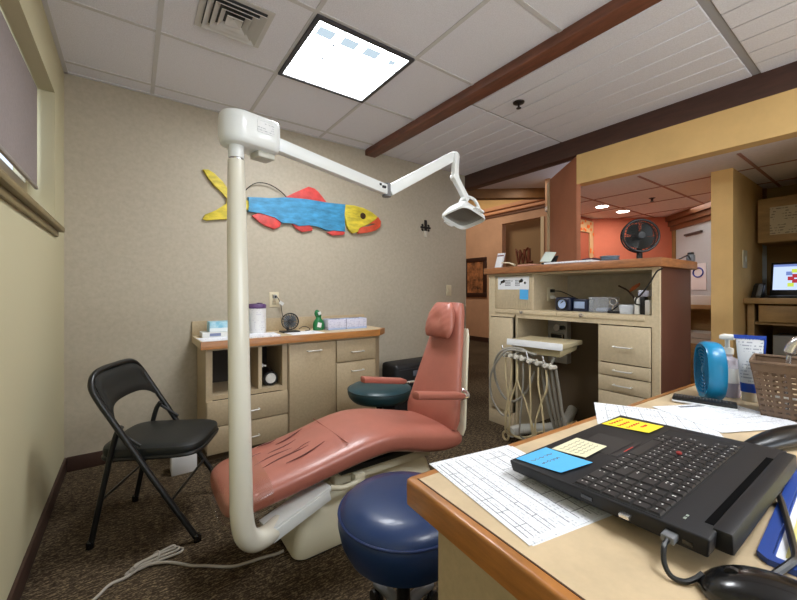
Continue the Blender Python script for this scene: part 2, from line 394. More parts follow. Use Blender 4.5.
b = MB(M('peach_moulding', (226, 164, 118), .6), M('moulding_dark_wood', (120, 78, 50), .6))  # second colour is the brown line along the foot of the moulding
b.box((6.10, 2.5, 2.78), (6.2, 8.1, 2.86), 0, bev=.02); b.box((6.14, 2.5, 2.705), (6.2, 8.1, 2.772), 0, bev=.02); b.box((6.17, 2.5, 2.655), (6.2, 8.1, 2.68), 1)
struct('trim_10', b, 'peach crown moulding along the hall wall', 'moulding')
b = MB(M('cream_trim', (226, 206, 168), 0.6)); b.box((6.18, 3.98, 0), (6.25, 4.05, 2.49)); struct('trim_11', b, 'cream frame edge of the hall recess', 'frame')
b = MB(base_brown); b.box((6.185, 4.96, 0), (6.2, 8.1, .1)); struct('baseboard_hall', b)
b = MB(tile_white); b.box((2.0, 2.5, 3.4), (7.0, 8.2, 3.46)); struct('ceiling_hall', b, 'high white hall ceiling')
b = MB(paint_peach); b.box((2.0, 8.1, 0), (7.0, 8.2, 3.4)); struct('wall_hall_end', b)
b = MB(paint_peach); b.box((2.0, 3.16, 0), (2.1, 8.1, 3.4)); b.box((2.1, 3.16, 2.5), (3.3, 3.2, 3.4)); struct('wall_hall_left', b)
b = MB(paint_peach); b.box((4.0, 2.50, 2.09), (6.2, 2.56, 3.4)); b.box((4.3, 2.52, 0), (6.2, 2.56, 2.09)); struct('wall_hall_right', b)
# ================================================================== CEILING FIXTURES
panel_m = emission('lit_diffuser', (246, 251, 255), 11.0)
def ceiling_panel(x0, y0, label):
    t = thing('ceiling_light', label, 'ceiling light', (x0 + .3, y0 + .3, 2.43), 0, None)
    b = MB(M('fixture_frame', (58, 56, 60), .5)); w = .022; x1, y1 = x0 + .593, y0 + .593
    b.box((x0, y0, 2.424), (x1, y0 + w, 2.4365)); b.box((x0, y1 - w, 2.424), (x1, y1, 2.4365)); b.box((x0, y0 + w, 2.424), (x0 + w, y1 - w, 2.4365)); b.box((x1 - w, y0 + w, 2.424), (x1, y1 - w, 2.4365))
    b.build('frame', t)
    b = MB(panel_m, emission('lit_lamp_cell', (206, 226, 240), 0.74)); b.box((x0 + w, y0 + w, 2.431), (x1 - w, y1 - w, 2.4345))
    for i in range(4):
        c0 = x0 + w + (.593 - 2 * w) * (i + .5) / 4; b.box((c0 - .048, y0 + w + .040, 2.4302), (c0 + .042, y0 + w + .110, 2.4309), 1, bev=.018) if i != 3 else b.box((c0 - .02, y0 + w + .06, 2.4302), (c0 + .02, y0 + w + .10, 2.4309), 1)
    b.build('diffuser', t)
    # white parabolic cell louvre
    b = MB(emission('louvre_glow', (200, 214, 230), 0.36)); n = 4; L = .593 - 2 * w
    for i in range(1, n):
        b.box((x0 + w + L * i / n - .0026, y0 + w, 2.427), (x0 + w + L * i / n + .0026, y1 - w, 2.4305)); b.box((x0 + w, y0 + w + L * i / n - .0026, 2.427), (x1 - w, y0 + w + L * i / n + .0026, 2.4305))
    b.build('louvre', t)
    return t
ceiling_panel(.721, 1.665, 'bright square fluorescent light panel set in the tile ceiling')
t2 = ceiling_panel(.721, -.755, 'second square fluorescent panel added behind the desk to brighten the room')  # out-of-view panel added for room brightness
t3 = ceiling_panel(2.0 - .297, -.755, 'third square fluorescent panel added right of the second one for more light')  # out-of-view panel added to brighten the right side
# vent
v = thing('air_vent', 'square white ceiling air vent with nested louvres', 'vent', (.405, 1.94, 2.43))
b = MB(M('vent_white', (205, 203, 200), .5)); cx, cy = .405, 1.94
def ringq(mb, r0, z0, r1, z1, mi=0):
    a = [(cx - r0, cy - r0, z0), (cx + r0, cy - r0, z0), (cx + r0, cy + r0, z0), (cx - r0, cy + r0, z0)]
    c = [(cx - r1, cy - r1, z1), (cx + r1, cy - r1, z1), (cx + r1, cy + r1, z1), (cx - r1, cy + r1, z1)]
    a2 = [Vector(p) + Vector((0, 0, .003)) for p in a]; c2 = [Vector(p) + Vector((0, 0, .003)) for p in c]
    mb.loft([a, c, c2, a2], mi, caps=False, closed=True)
ringq(b, .155, 2.435, .128, 2.435); b.build('frame', v)
b = MB(M('vent_dark', (84, 86, 88), .8)); b.box((cx - .128, cy - .128, 2.4372), (cx + .128, cy + .128, 2.4392)); b.build('duct_opening', v)
for i, (ra, rb) in enumerate(((.126, .100), (.096, .072), (.066, .044), (.036, .004))):
    b = MB(M('vent_white', (205, 203, 200), .5)); ringq(b, ra, 2.418, rb, 2.4335); b.build('louvre', v)
# sprinkler
s = thing('ceiling_sprinkler', 'small dark sprinkler head in the planked ceiling', 'sprinkler', (2.21, 1.62, 2.43))
b = MB(M('sprinkler_metal', (70, 66, 64), .35, metal=.8)); b.lathe([(0, 2.436), (.04, 2.435), (.038, 2.429), (.015, 2.426), (0, 2.4255)], (2.21, 1.62, 0), 20); b.build('escutcheon', s)
b = MB(M('sprinkler_metal', (70, 66, 64), .35, metal=.8)); b.cyl((2.21, 1.62, 2.428), (2.21, 1.62, 2.395), .007); b.cyl((2.21, 1.62, 2.395), (2.21, 1.62, 2.392), .017); b.build('nozzle', s)
s = thing('ceiling_sprinkler', 'tiny sprinkler head in the low ceiling beyond the opening', 'sprinkler', (4.19, 1.51, 2.02))
b = MB(M('sprinkler_metal', (70, 66, 64), .35, metal=.8)); b.lathe([(0, 2.029), (.03, 2.028), (.012, 2.02), (.008, 2.0), (.02, 1.995), (0, 1.99)], (4.19, 1.51, 0), 16); b.build('nozzle', s)
# downlights
for (x, y, lab) in ((4.146, 1.97, 'left recessed round downlight in the low ceiling'), (4.60, 1.953, 'right recessed round downlight in the low ceiling')):
    t = thing('downlight', lab, 'downlight', (x, y, 2.02), 0, 'downlights beyond the opening')
    b = MB(white_pl); b.lathe([(.066, 2.0295), (.075, 2.028), (.075, 2.024), (.062, 2.022)], (x, y, 0), 28); b.build('trim_ring', t)
    b = MB(emission('downlight_glow', (255, 246, 232), 14)); b.lathe([(0, 2.0215), (.062, 2.0215), (.062, 2.0222), (0, 2.0222)], (x, y, 0), 28); b.build('lamp', t)
# ================================================================== WALL DECOR
# fish (flat wooden cut-out, 18 mm thick pieces on the wall)
YW = 3.02
fish = thing('wooden_fish', 'colourful painted wooden fish with blue body hung on the tan wall', 'wall art', (1.1, 3.0, 1.75))
def wallpiece(name, pts, mat, t0, t1, parent, bev=.004, n=0):
    pl = [Vector((x, 0, z)) for x, z in pts]
    if n: pl = cr(pl, n, True)
    b = MB(mat); b.prism([Vector((p.x, YW - t0, p.z)) for p in pl], (0, -(t1 - t0), 0), bev=bev); return b.build(name, parent)
f_blue = M('fish_blue_paint', (62, 142, 186), .55, noise=(9, .16), stretch=(1, 1, 3))
f_yel = M('fish_yellow_paint', (206, 186, 52), .55, noise=(9, .14), stretch=(1, 1, 3))
f_red = M('fish_red_paint', (206, 70, 66), .55, noise=(12, .12))
f_mouth = M('fish_mouth_paint', (216, 84, 52), .55, noise=(12, .1))
wallpiece('tail', [(.415, 1.985), (.45, 1.992), (.49, 1.972), (.55, 1.92), (.60, 1.84), (.735, 1.80), (.735, 1.735), (.60, 1.69), (.58, 1.643), (.50, 1.632), (.44, 1.618), (.415, 1.628), (.43, 1.66), (.50, 1.70), (.575, 1.755), (.58, 1.80), (.54, 1.84), (.49, 1.88), (.45, 1.93)], f_yel, .006, .026, fish)
wallpiece('body', [(.724, 1.83), (.80, 1.838), (.888, 1.845), (1.027, 1.872), (1.2, 1.882), (1.386, 1.879), (1.567, 1.888), (1.55, 1.80), (1.555, 1.72), (1.562, 1.643), (1.46, 1.640), (1.375, 1.636), (1.29, 1.665), (1.22, 1.668), (1.131, 1.645), (1.06, 1.668), (.987, 1.655), (.93, 1.70), (.82, 1.72), (.724, 1.716), (.735, 1.77)], f_blue, .010, .034, fish)
hd = wallpiece('head', [(1.56, 1.884), (1.65, 1.888), (1.746, 1.878), (1.84, 1.85), (1.905, 1.812), (1.87, 1.78), (1.80, 1.73), (1.70, 1.69), (1.69, 1.652), (1.64, 1.632), (1.60, 1.655), (1.575, 1.70), (1.552, 1.79)], f_yel, .011, .040, fish)
wallpiece('mouth', [(1.91, 1.815), (1.945, 1.775), (1.935, 1.72), (1.88, 1.68), (1.80, 1.655), (1.70, 1.635), (1.685, 1.66), (1.693, 1.694), (1.80, 1.712), (1.87, 1.735), (1.90, 1.755), (1.85, 1.745), (1.80, 1.735), (1.87, 1.785)], f_mouth, .009, .036, fish)
b = MB(M('fish_eye', (60, 40, 20), .4)); b.cyl((1.74, YW - .040, 1.803), (1.74, YW - .046, 1.803), .03, .026, 20); b.build('eye', hd)
wallpiece('dorsal_fin', [(1.017, 1.874), (1.10, 1.925), (1.217, 1.993), (1.27, 1.985), (1.306, 1.959), (1.35, 1.915), (1.386, 1.878), (1.2, 1.878)], f_red, .008, .028, fish)
wallpiece('belly_fin', [(.755, 1.69), (.812, 1.722), (.93, 1.70), (.985, 1.66), (.972, 1.625), (.927, 1.603), (.86, 1.622), (.815, 1.645)], f_red, .008, .028, fish)
wallpiece('belly_fin', [(1.07, 1.668), (1.13, 1.648), (1.22, 1.667), (1.255, 1.64), (1.25, 1.622), (1.16, 1.602), (1.11, 1.625)], f_red, .008, .028, fish)
wallpiece('belly_fin', [(1.386, 1.618), (1.44, 1.642), (1.554, 1.645), (1.56, 1.625), (1.54, 1.610), (1.44, 1.597)], f_red, .008, .028, fish)
b = MB(M('fish_wire', (60, 58, 56), .4, metal=.8)); b.tube(cr([(.70, YW - .008, 1.86), (.724, YW - .02, 1.90), (.79, YW - .03, 1.95), (.88, YW - .03, 1.955), (.97, YW - .025, 1.92), (1.03, YW - .02, 1.875)], 6), .004, 6); b.build('hanging_wire', fish)
# little cross
cx_ = thing('wall_cross', 'small dark metal cross with pale base on the tan wall', 'wall art', (2.52, 3.0, 1.76))
b = MB(M('cross_metal', (48, 44, 44), .4, metal=.6)); b.box((2.508, 3.0, 1.72), (2.534, 3.018, 1.855), bev=.004)
b.box((2.455, 3.002, 1.765), (2.588, 3.018, 1.787), bev=.004)
for (x, z) in ((2.48, 1.75), (2.563, 1.75), (2.48, 1.80), (2.563, 1.80)): b.box((x - .012, 3.004, z - .008), (x + .012, 3.018, z + .008), bev=.003, rot=RY(.7))
b.build('cross', cx_)
b = MB(M('cross_pale', (206, 198, 184), .5)); b.prism([(2.505, 3.019, 1.74), (2.54, 3.019, 1.74), (2.53, 3.019, 1.675), (2.513, 3.019, 1.675)], (0, -.022, 0), bev=.003); b.build('holder', cx_)
# switch and outlet plates
plate_m = M('ivory_plate', (214, 202, 172), .4)
def plate(name, label, x0, x1, z0, z1, kind):
    t = thing(name, label, 'switch' if kind == 's' else 'outlet', ((x0 + x1) / 2, YW - .002, z0))
    b = MB(plate_m); b.box((x0, YW - .008, z0), (x1, YW - .001, z1), bev=.003); b.build('plate', t)
    xm = (x0 + x1) / 2; zm = (z0 + z1) / 2
    if kind == 's':
        b = MB(plate_m); b.box((xm - .012, YW - .016, zm - .02), (xm + .012, YW - .007, zm + .02), bev=.003); b.build('toggle', t)
    else:
        for dz in (-.026, .026):
            b = MB(M('ivory_dark', (180, 168, 140), .5)); b.box((xm - .016, YW - .011, zm + dz - .016), (xm + .016, YW - .0075, zm + dz + .016), bev=.004); b.build('socket', t)
    return t
plate('light_switch', 'ivory light switch at the right end of the tan wall', 2.825, 2.90, 1.052, 1.172, 's')
plate('wall_outlet', 'ivory wall outlet above the small desk fan', .893, .971, .978, 1.098, 'o')
# hall picture
p = thing('framed_picture', 'dark framed brown picture on the peach hall wall', 'picture', (6.19, 5.65, .98))
b = MB(M('dark_frame_wood', (58, 34, 24), .4))
y0, y1, z0, z1 = 5.35, 6.0, .975, 1.84; w = .09
for (a, c) in (((y0, z0), (y1, z0 + w)), ((y0, z1 - w), (y1, z1)), ((y0, z0 + w), (y0 + w, z1 - w)), ((y1 - w, z0 + w), (y1, z1 - w))): b.box((6.165, a[0], a[1]), (6.198, c[0], c[1]), bev=.008)
b.build('frame', p)
b = MB(M('brown_print', (128, 84, 52), .6, noise=(7, .6))); b.box((6.182, y0 + w, z0 + w), (6.196, y1 - w, z1 - w)); b.build('print', p)
# orange scroll decal on recess wall
b = MB(M('rust_metal', (116, 60, 34), .6))
for i, yy in enumerate((4.74, 4.64, 4.54)):
    b.tube(cr([(6.44, yy + .04, 1.93), (6.44, yy, 1.72), (6.44, yy - .03, 1.70), (6.44, yy - .05, 1.95)], 5), .018, 8)
b.tube(cr([(6.44, 4.80, 1.97), (6.44, 4.66, 1.86), (6.44, 4.50, 1.98)], 5), .016, 8)
b.tube([(6.44, 4.47, 1.68), (6.44, 4.47, 1.96)], .022, 8); b.tube([(6.44, 4.47, 1.69), (6.44, 4.40, 1.69)], .02, 8)
tag(b.build('wall_sign', loc=(6.44, 4.6, 1.8)), 'rust coloured scroll lettering hung on the tan hall recess', 'sign')
# orange garland frame on the darker orange wall
g = thing('leaf_garland', 'white doorway edging with orange autumn leaf garland beyond the opening', 'garland', (4.62, 2.37, 1.0))
b = MB(M('garland_white', (214, 176, 130), .6)); b.box((4.40, 2.372, 1.84), (4.765, 2.387, 1.985)); b.box((4.68, 2.372, 1.30), (4.765, 2.387, 1.84)); b.build('edging', g)
b = MB(M('orange_leaf', (232, 110, 30), .5)); 
for i in range(26):
    if i < 15: px, pz = random.uniform(4.42, 4.76), random.uniform(1.85, 2.0)
    else: px, pz = random.choice((4.755, 4.69)), random.uniform(1.32, 1.85)
    b.lathe([(0, -.006), (.02, 0), (0, .006)], (px, 2.366, pz), 6, mat=RX(PI / 2) @ RZ(random.random()))
b.build('leaves', g)
# ================================================================== BACK CABINETS
def handle(parent, a, b_, out, name='handle'):
    """bar pull between points a and b_, standing off along out"""
    a, b_, out = Vector(a), Vector(b_), Vector(out)
    m = MB(nickel); m.tube(cr([a, a + out * .9, a + out + (b_ - a) * .08, (a + b_) / 2 + out * 1.12, b_ + out - (b_ - a) * .08, b_ + out * .9, b_], 4), .0045, 8); return m.build(name, parent)
YF = 2.62; YB = 3.015
CL = 'tan cabinets under the wooden counter'
# unit 1: cubbies above two drawers
c = thing('storage_cabinet', 'left tan cabinet with two open cubbies above two drawers', 'cabinet', (.64, 2.82, 0), 0, CL)
b = MB(laminate, dark_void)
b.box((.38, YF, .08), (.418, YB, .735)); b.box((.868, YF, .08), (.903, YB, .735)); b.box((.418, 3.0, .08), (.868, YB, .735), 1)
b.box((.418, YF, .405), (.868, 3.0, .432)); b.box((.418, YF, .722), (.868, 3.0, .735)); b.box((.418, YF + .02, .08), (.868, 3.0, .10)); b.build('body', c)
b = MB(laminate_lt); b.box((.703, YF, .4325), (.727, 2.998, .7215)); b.build('divider', c)
b = MB(M('toe_kick', (92, 76, 56), .6)); b.box((.395, YF + .05, 0), (1.66, YB, .08)); tk = b.build('toe_kick', c)
for z0, z1, lab in ((.238, .400, 0), (.062, .232, 0)):
    b = MB(laminate); b.box((.384, YF - .019, z0), (.900, YF - .001, z1), bev=.002); d = b.build('drawer', c)
    handle(d, (.60, YF - .019, z0 + .07), (.70, YF - .019, z0 + .07), (0, -.026, 0))
c = thing('storage_cabinet', 'middle tan cabinet with one tall flat door', 'cabinet', (1.09, 2.82, 0), 0, CL)
b = MB(laminate); b.box((.907, YF, .082), (1.277, YB, .735)); b.build('body', c)
b = MB(laminate); b.box((.912, YF - .019, .09), (1.274, YF - .001, .720), bev=.002); d = b.build('door', c)
handle(d, (1.045, YF - .019, .665), (1.150, YF - .019, .665), (0, -.026, 0))
c = thing('storage_cabinet', 'right tan cabinet with one drawer above a door', 'cabinet', (1.46, 2.82, 0), 0, CL)
b = MB(laminate); b.prism([(1.281, YF, .082), (1.650, YF, .082), (1.735, YF + .075, .082), (1.735, YB, .082), (1.281, YB, .082)], (0, 0, .653)); b.build('body', c)
b = MB(laminate); b.box((1.285, YF - .019, .552), (1.632, YF - .001, .718), bev=.002); d = b.build('drawer', c)
handle(d, (1.414, YF - .019, .625), (1.516, YF - .019, .625), (0, -.026, 0))
b = MB(laminate); b.box((1.285, YF - .019, .09), (1.632, YF - .001, .542), bev=.002); d = b.build('door', c)
handle(d, (1.414, YF - .019, .475), (1.516, YF - .019, .475), (0, -.026, 0))
# counter
ct = thing('countertop', 'long wood-edged countertop on the tan cabinets', 'countertop', (1.05, 2.8, .74))
ZC = .787
poly = [(.347, 3.018), (.347, 2.595), (1.655, 2.595), (1.765, 2.69), (1.765, 3.018)]
b = MB(laminate_lt); b.prism([(x, y, .740) for x, y in poly], (0, 0, ZC - .740)); b.build('slab', ct)
b = MB(oak); b.prism([(.345, 2.594, .738), (.345, 2.572, .738), (1.663, 2.572, .738), (1.782, 2.678, .738), (1.766, 2.69, .738), (1.655, 2.594, .738)], (0, 0, .0495), bev=.004); b.build('wood_edge', ct)
b = MB(laminate); b.box((.347, 2.998, ZC + .0005), (1.765, 3.018, .888), bev=.002); b.build('backsplash', ct)
ZC += .0008
# roll in the cubby
r = thing('tape_roll', 'black roll with white round end lying in the right cubby', 'roll', (.80, 2.72, .433))
b = MB(black_pl); b.cyl((.80, 2.67, .483), (.815, 2.86, .483), .05, seg=28); b.build('roll', r)
b = MB(white_pl); b.cyl((.801, 2.6685, .486), (.800, 2.66, .486), .036, .034, seg=28); b.build('end_cap', r)
r = thing('white_clip', 'small white plastic piece clipped on the cubby divider', 'clip', (.745, 2.66, .58))
b = MB(white_pl); b.box((.7275, 2.64, .575), (.742, 2.68, .60), bev=.004); b.box((.742, 2.645, .578), (.765, 2.672, .59), bev=.004, rot=RY(.35)); b.box((.7275, 2.65, .60), (.735, 2.665, .63), bev=.003); b.build('clip', r)
# papers on back counter
def paper(name, label, cx, cy, z, w, h, rot, mat, cat='paper', t=.0012, group=None, lines=None, curl=0):
    b = MB(mat, ink)
    if curl:
        n = 14; rings = []
        for i in range(n + 1):
            x = -w / 2 + w * i / n; zz = curl * max(0, (x / (w / 2))) ** 2.2
            rings.append([(x, -h / 2, zz), (x, h / 2, zz), (x, h / 2, zz + t), (x, -h / 2, zz + t)])
        b.loft(rings)
    else: b.box((-w / 2, -h / 2, 0), (w / 2, h / 2, t))
    for (xa, ya, xb, yb) in (lines or ()): b.box((xa, ya, t * .5), (xb, yb, t + .00025), 1)
    b.bm.transform(Matrix.Translation((cx, cy, z)) @ Matrix.Rotation(rot, 4, 'Z'))
    o = b.build(name, loc=(cx, cy, z), rotz=rot); return tag(o, label, cat, group)
form_m = print_mat('form_print', (232, 234, 240), (120, 126, 140), .0065, .0024, .55)
faint_m = print_mat('faint_print', (236, 237, 242), (176, 180, 192), .008, .003, .6)
paper('paper_sheet', 'white paper sheet at the left end of the wood-edged counter', .452, 2.70, ZC, .20, .21, .05, faint_m)
paper('paper_stack', 'white paper stack in front of the wipes canister', .72, 2.70, ZC, .27, .20, -.05, faint_m, t=.010, cat='paper')
paper('paper_sheet', 'white paper sheet in front of the small desk fan', 1.06, 2.70, ZC, .25, .19, .06, faint_m, t=.003)
b = MB(M('flat_box_white', (218, 220, 216), .6), M('label_blue_grey', (120, 130, 160), .6)); b.box((.385, 2.80, ZC), (.56, 2.93, ZC + .035), bev=.002); b.box((.43, 2.7985, ZC + .008), (.50, 2.80, ZC + .028), 1)
tag(b.build('flat_box', loc=(.47, 2.86, ZC)), 'flat white carton lying under the blue tissue box', 'box')
t = thing('tissue_box', 'blue and white tissue box on a flat white carton', 'tissue box', (.55, 2.87, ZC + .0355))
b = MB(M('tissue_print', (92, 176, 206), .5, noise=(14, .3), col2=(196, 226, 234))); b.box((.43, 2.81, ZC + .0355), (.64, 2.92, ZC + .105), bev=.003); b.build('carton', t)
b = MB(M('tissue_band', (226, 234, 236), .5)); b.box((.432, 2.8085, ZC + .037), (.638, 2.81, ZC + .062)); b.build('lower_band', t)
# canister
t = thing('wipes_canister', 'tall white wipes canister with purple lid on the back counter', 'canister', (.755, 2.85, ZC))
b = MB(print_mat('canister_print', (226, 226, 226), (190, 186, 200), .014, .006, .7, axis=(0, 2))); b.lathe([(0, ZC), (.062, ZC), (.064, ZC + .004), (.064, ZC + .185), (.06, ZC + .19), (0, ZC + .19)], (.755, 2.85, 0), 36); b.build('tub', t)
b = MB(M('purple_lid', (92, 66, 112), .4)); b.lathe([(0, ZC + .1905), (.064, ZC + .1905), (.0655, ZC + .195), (.0655, ZC + .212), (.058, ZC + .222), (.03, ZC + .224), (0, ZC + .224)], (.755, 2.85, 0), 36); b.build('lid', t)
b = MB(M('purple_lid', (92, 66, 112), .4)); b.box((.745, 2.79, ZC + .2245), (.78, 2.83, ZC + .232), bev=.003); b.build('spout', t)
# generic round fan
def fan_head(parent, c, nrm, R, depth, frame_m, blade_m, wires=18, rings=4, wr=.0012):
    c = Vector(c); q = Vector(nrm).normalized().to_track_quat('Z', 'Y').to_matrix()
    def T(x, y, z): return c + q @ Vector((x, y, z))
    def circ(r, z, n=40): return [T(r * math.cos(2 * PI * k / n), r * math.sin(2 * PI * k / n), z) for k in range(n)]
    m = MB(frame_m)
    m.tube(circ(R, 0), R * .07, 8, closed=True); m.tube(circ(R * .97, -depth), R * .05, 8, closed=True)
    for k in range(rings): m.tube(circ(R * (.25 + .7 * k / rings), depth * .42 * (1 - (.25 + .7 * k / rings) ** 2)), wr, 5, closed=True)
    for k in range(wires):
        a = 2 * PI * k / wires; ca, sa = math.cos(a), math.sin(a)
        m.tube([T(R * r * ca, R * r * sa, depth * .42 * (1 - r * r)) for r in (.2, .5, .8, 1)], wr, 5)
        m.tube([T(R * .97 * ca, R * .97 * sa, -depth), T(R * .4 * ca, R * .4 * sa, -depth * 1.5)], wr, 5)
        m.tube([T(R * ca, R * sa, 0), T(R * .97 * ca, R * .97 * sa, -depth)], wr, 5)
    m.build('grille', parent)
    m = MB(blade_m)
    for k in range(4):
        a0 = 2 * PI * k / 4; pts = []
        for i in range(7):
            a = a0 + i / 6 * 1.42; r_ = R * (.86 - .08 * abs(i - 3) / 3); z = -depth * .75 + depth * .5 * i / 6
            pts.append((T(R * .16 * math.cos(a), R * .16 * math.sin(a), z), T(r_ * math.cos(a), r_ * math.sin(a), z)))
        rg = [[p[0], p[1], p[1] + q @ Vector((0, 0, .002)), p[0] + q @ Vector((0, 0, .002))] for p in pts]
        m.loft(rg)
    m.build('blades', parent)
    m = MB(frame_m); m.lathe([(0, depth * .5), (R * .2, depth * .44), (R * .24, depth * .25), (R * .2, -depth * .8), (R * .36, -depth * 1.3), (R * .3, -depth * 2.2), (0, -depth * 2.4)], c, 20, mat=q); m.build('hub', parent)
t = thing('desk_fan', 'small round black desk fan on the back counter', 'fan', (0.985, 2.82, ZC))
fan_head(t, (0.985, 2.79, ZC + .085), (-.25, -1, .12), .062, .022, black_pl, M('fan_blade_grey', (110, 116, 122), .4))
b = MB(black_pl); b.box((.92, 2.76, ZC), (1.055, 2.86, ZC + .012), bev=.005); b.tube(cr([(.985, 2.835, ZC + .012), (.985, 2.845, ZC + .05), (.985, 2.832, ZC + .085)], 5), .009, 8); b.build('stand', t)
b = MB(M('thin_white_cord', (206, 206, 204), .5), black_pl); b.tube(cr([(.935, 3.003, 1.065), (.95, 2.985, 1.055), (.975, 2.985, 1.0), (.985, 2.98, .93), (1.0, 2.96, .84), (.985, 2.862, ZC + .01)], 8), .0028, 6, 1)
b.box((.920, 2.985, 1.045), (.948, 3.009, 1.075), 1, bev=.004); b.box((.962, 2.98, .995), (1.0, 2.984, 1.02), 0, rot=RY(.6))
b.build('cord', t)
b = MB(black_pl); b.tube(cr([(1.085, 2.87, ZC + .014), (1.12, 2.88, ZC + .03), (1.16, 2.88, ZC + .024), (1.165, 2.84, ZC + .006), (1.12, 2.82, ZC + .004)], 8), .003, 6)
tag(b.build('loose_cable', loc=(1.12, 2.85, ZC)), 'short black cable loop beside the small desk fan', 'cable')
# green spray bottle
t = thing('cleaner_bottle', 'green squeeze bottle with white label on the back counter', 'bottle', (1.235, 2.83, ZC))
gm = M('green_bottle', (30, 112, 62), .3)
def ell(cx, cy, z, rx, ry, n=20): return [(cx + rx * math.cos(2 * PI * k / n), cy + ry * math.sin(2 * PI * k / n), z) for k in range(n)]
b = MB(gm); b.loft([ell(1.235, 2.83, ZC + z, rx, ry) for z, rx, ry in ((0, .042, .026), (.005, .047, .03), (.05, .048, .03), (.075, .040, .026), (.092, .024, .018), (.105, .022, .017))]); b.build('body', t)
b = MB(gm); b.loft([ell(1.235 - .004 * k, 2.83, ZC + z, rx, ry) for k, (z, rx, ry) in enumerate(((.1055, .023, .018), (.115, .027, .02), (.135, .028, .02), (.152, .020, .016), (.166, .007, .007)))]); b.build('cap', t)
b = MB(white_pl); b.box((1.213, 2.799, ZC + .025), (1.247, 2.803, ZC + .062), bev=.001, rot=RY(.25)); b.box((1.222, 2.804, ZC + .125), (1.246, 2.8115, ZC + .150), bev=.001, rot=RY(-.4)); b.build('label', t)
# glove boxes
gl_m = print_mat('glove_box_print', (206, 206, 224), (120, 120, 168), .013, .004, .6, axis=(0, 2))
for i, (x0, x1, lab) in enumerate(((1.285, 1.447, 'lavender printed glove box nearer the green bottle'), (1.453, 1.645, 'lavender printed glove box at the counter end'))):
    t = thing('glove_box', lab, 'box', ((x0 + x1) / 2, 2.80, ZC), 0, 'glove boxes on the back counter')
    b = MB(gl_m); b.box((x0, 2.755, ZC), (x1, 2.86, ZC + .086), bev=.002); b.build('carton', t)
    b = MB(M('box_blue_band', (168, 186, 220), .5)); b.box((x0 + .001, 2.7535, ZC + .001), (x1 - .001, 2.755, ZC + .016)); b.box((x0 + .004, 2.757, ZC + .0862), (x1 - .004, 2.858, ZC + .0875)); b.build('band', t)
    b = MB(M('box_slot_grey', (120, 112, 122), .7)); b.loft([ell((x0 + x1) / 2, 2.808, ZC + .0878, .05, .02), ell((x0 + x1) / 2, 2.808, ZC + .089, .05, .02)]); b.build('opening', t)
# ================================================================== WHITE BOX, BLACK CASE
b = MB(M('white_carton', (222, 222, 222), .6)); b.box((.190, 2.575, 0), (.325, 2.68, .112), bev=.003)
tag(b.build('white_box', loc=(.25, 2.63, 0)), 'small white box on the carpet under the black folding chair', 'box')
t = thing('black_case', 'black soft case standing behind the teal stool', 'case', (2.1, 2.78, 0))
cs = M('black_case_fabric', (24, 24, 26), .55, bump=(80, .2)); b = MB(cs); b.box((1.885, 2.66, 0), (2.42, 2.90, .448), bev=.035, seg=3); b.build('body', t)
b = MB(M('grey_patch', (96, 100, 110), .6)); b.box((2.08, 2.655, .33), (2.15, 2.66, .38), bev=.001); b.build('badge', t)
b = MB(M('case_zip', (56, 56, 60), .4)); b.box((1.925, 2.6565, .395), (2.385, 2.6595, .402)); b.build('zipper', t)
# ================================================================== FOLDING CHAIR
FO = Vector((-.156, 2.04, 0)); fa = Vector((.8975, -.441, 0)); fw = Vector((.441, .8975, 0))
def FC(a, w, z): return FO + fa * a + fw * w + Vector((0, 0, z))
t = thing('folding_chair', 'black metal folding chair with padded vinyl seat near the window wall', 'chair', FC(.22, .21, 0), 0)
r_ = .0125
arch = [FC(.434, 0, .012), FC(.264, 0, .278), FC(.107, 0, .535), FC(.037, .0, .65), FC(.010, .012, .702), FC(-.002, .05, .738), FC(-.006, .11, .752), FC(-.007, .21, .754), FC(-.006, .31, .752), FC(-.002, .37, .738), FC(.010, .408, .702), FC(.037, .42, .65), FC(.107, .42, .535), FC(.264, .42, .278), FC(.434, .42, .012)]
b = MB(steel_dark); b.tube(cr(arch, 5), r_, 12); b.build('frame', t)
for w_ in (.028, .392):
    b = MB(steel_dark); b.tube(cr([FC(-.001, w_, .012), FC(.045, w_, .243), FC(.092, w_, .46), FC(.118, w_, .515)], 4), .0115, 12); b.build('leg', t)
for (a, w_, z, r2) in ((.436, 0, .0, .016), (.436, .42, .0, .016), (-.003, .028, 0, .015), (-.003, .392, 0, .015)):
    b = MB(black_gloss); b.lathe([(0, 0), (r2, 0), (r2, .028), (.010, .034), (0, .034)], FC(a, w_, 0), 14); b.build('foot_cap', t)
b = MB(steel_dark); b.cyl(FC(.038, .03, .20), FC(.038, .39, .20), .006); b.cyl(FC(.325, .0, .182), FC(.325, .42, .182), .006); b.build('stretcher', t)
for w_ in (.014, .406):
    b = MB(M('strut_black', (14, 15, 16), .6)); b.tube([FC(.105, w_, .50), FC(.20, w_, .432)], .007, 8); b.build('hinge_strut', t)
def rsq(cx, cy, hx, hy, n=32, e=4.0):
    out = []
    for k in range(n):
        th = 2 * PI * k / n; c_, s_ = math.cos(th), math.sin(th)
        out.append((cx + hx * math.copysign(abs(c_) ** (2 / e), c_), cy + hy * math.copysign(abs(s_) ** (2 / e), s_)))
    return out
rings = []
for dz, k in ((-.034, .93), (-.028, .985), (-.012, 1), (.0, 1.0), (.010, .985), (.017, .93), (.022, .8), (.025, .5), (.026, .1)):
    rings.append([FC(x, y, .402 + dz - .004 * (x - .22) / .2) for x, y in rsq(.218, .21, .208 * k, .184 * k, 40, 5)])
b = MB(black_vinyl); b.loft(rings); b.build('seat', t)
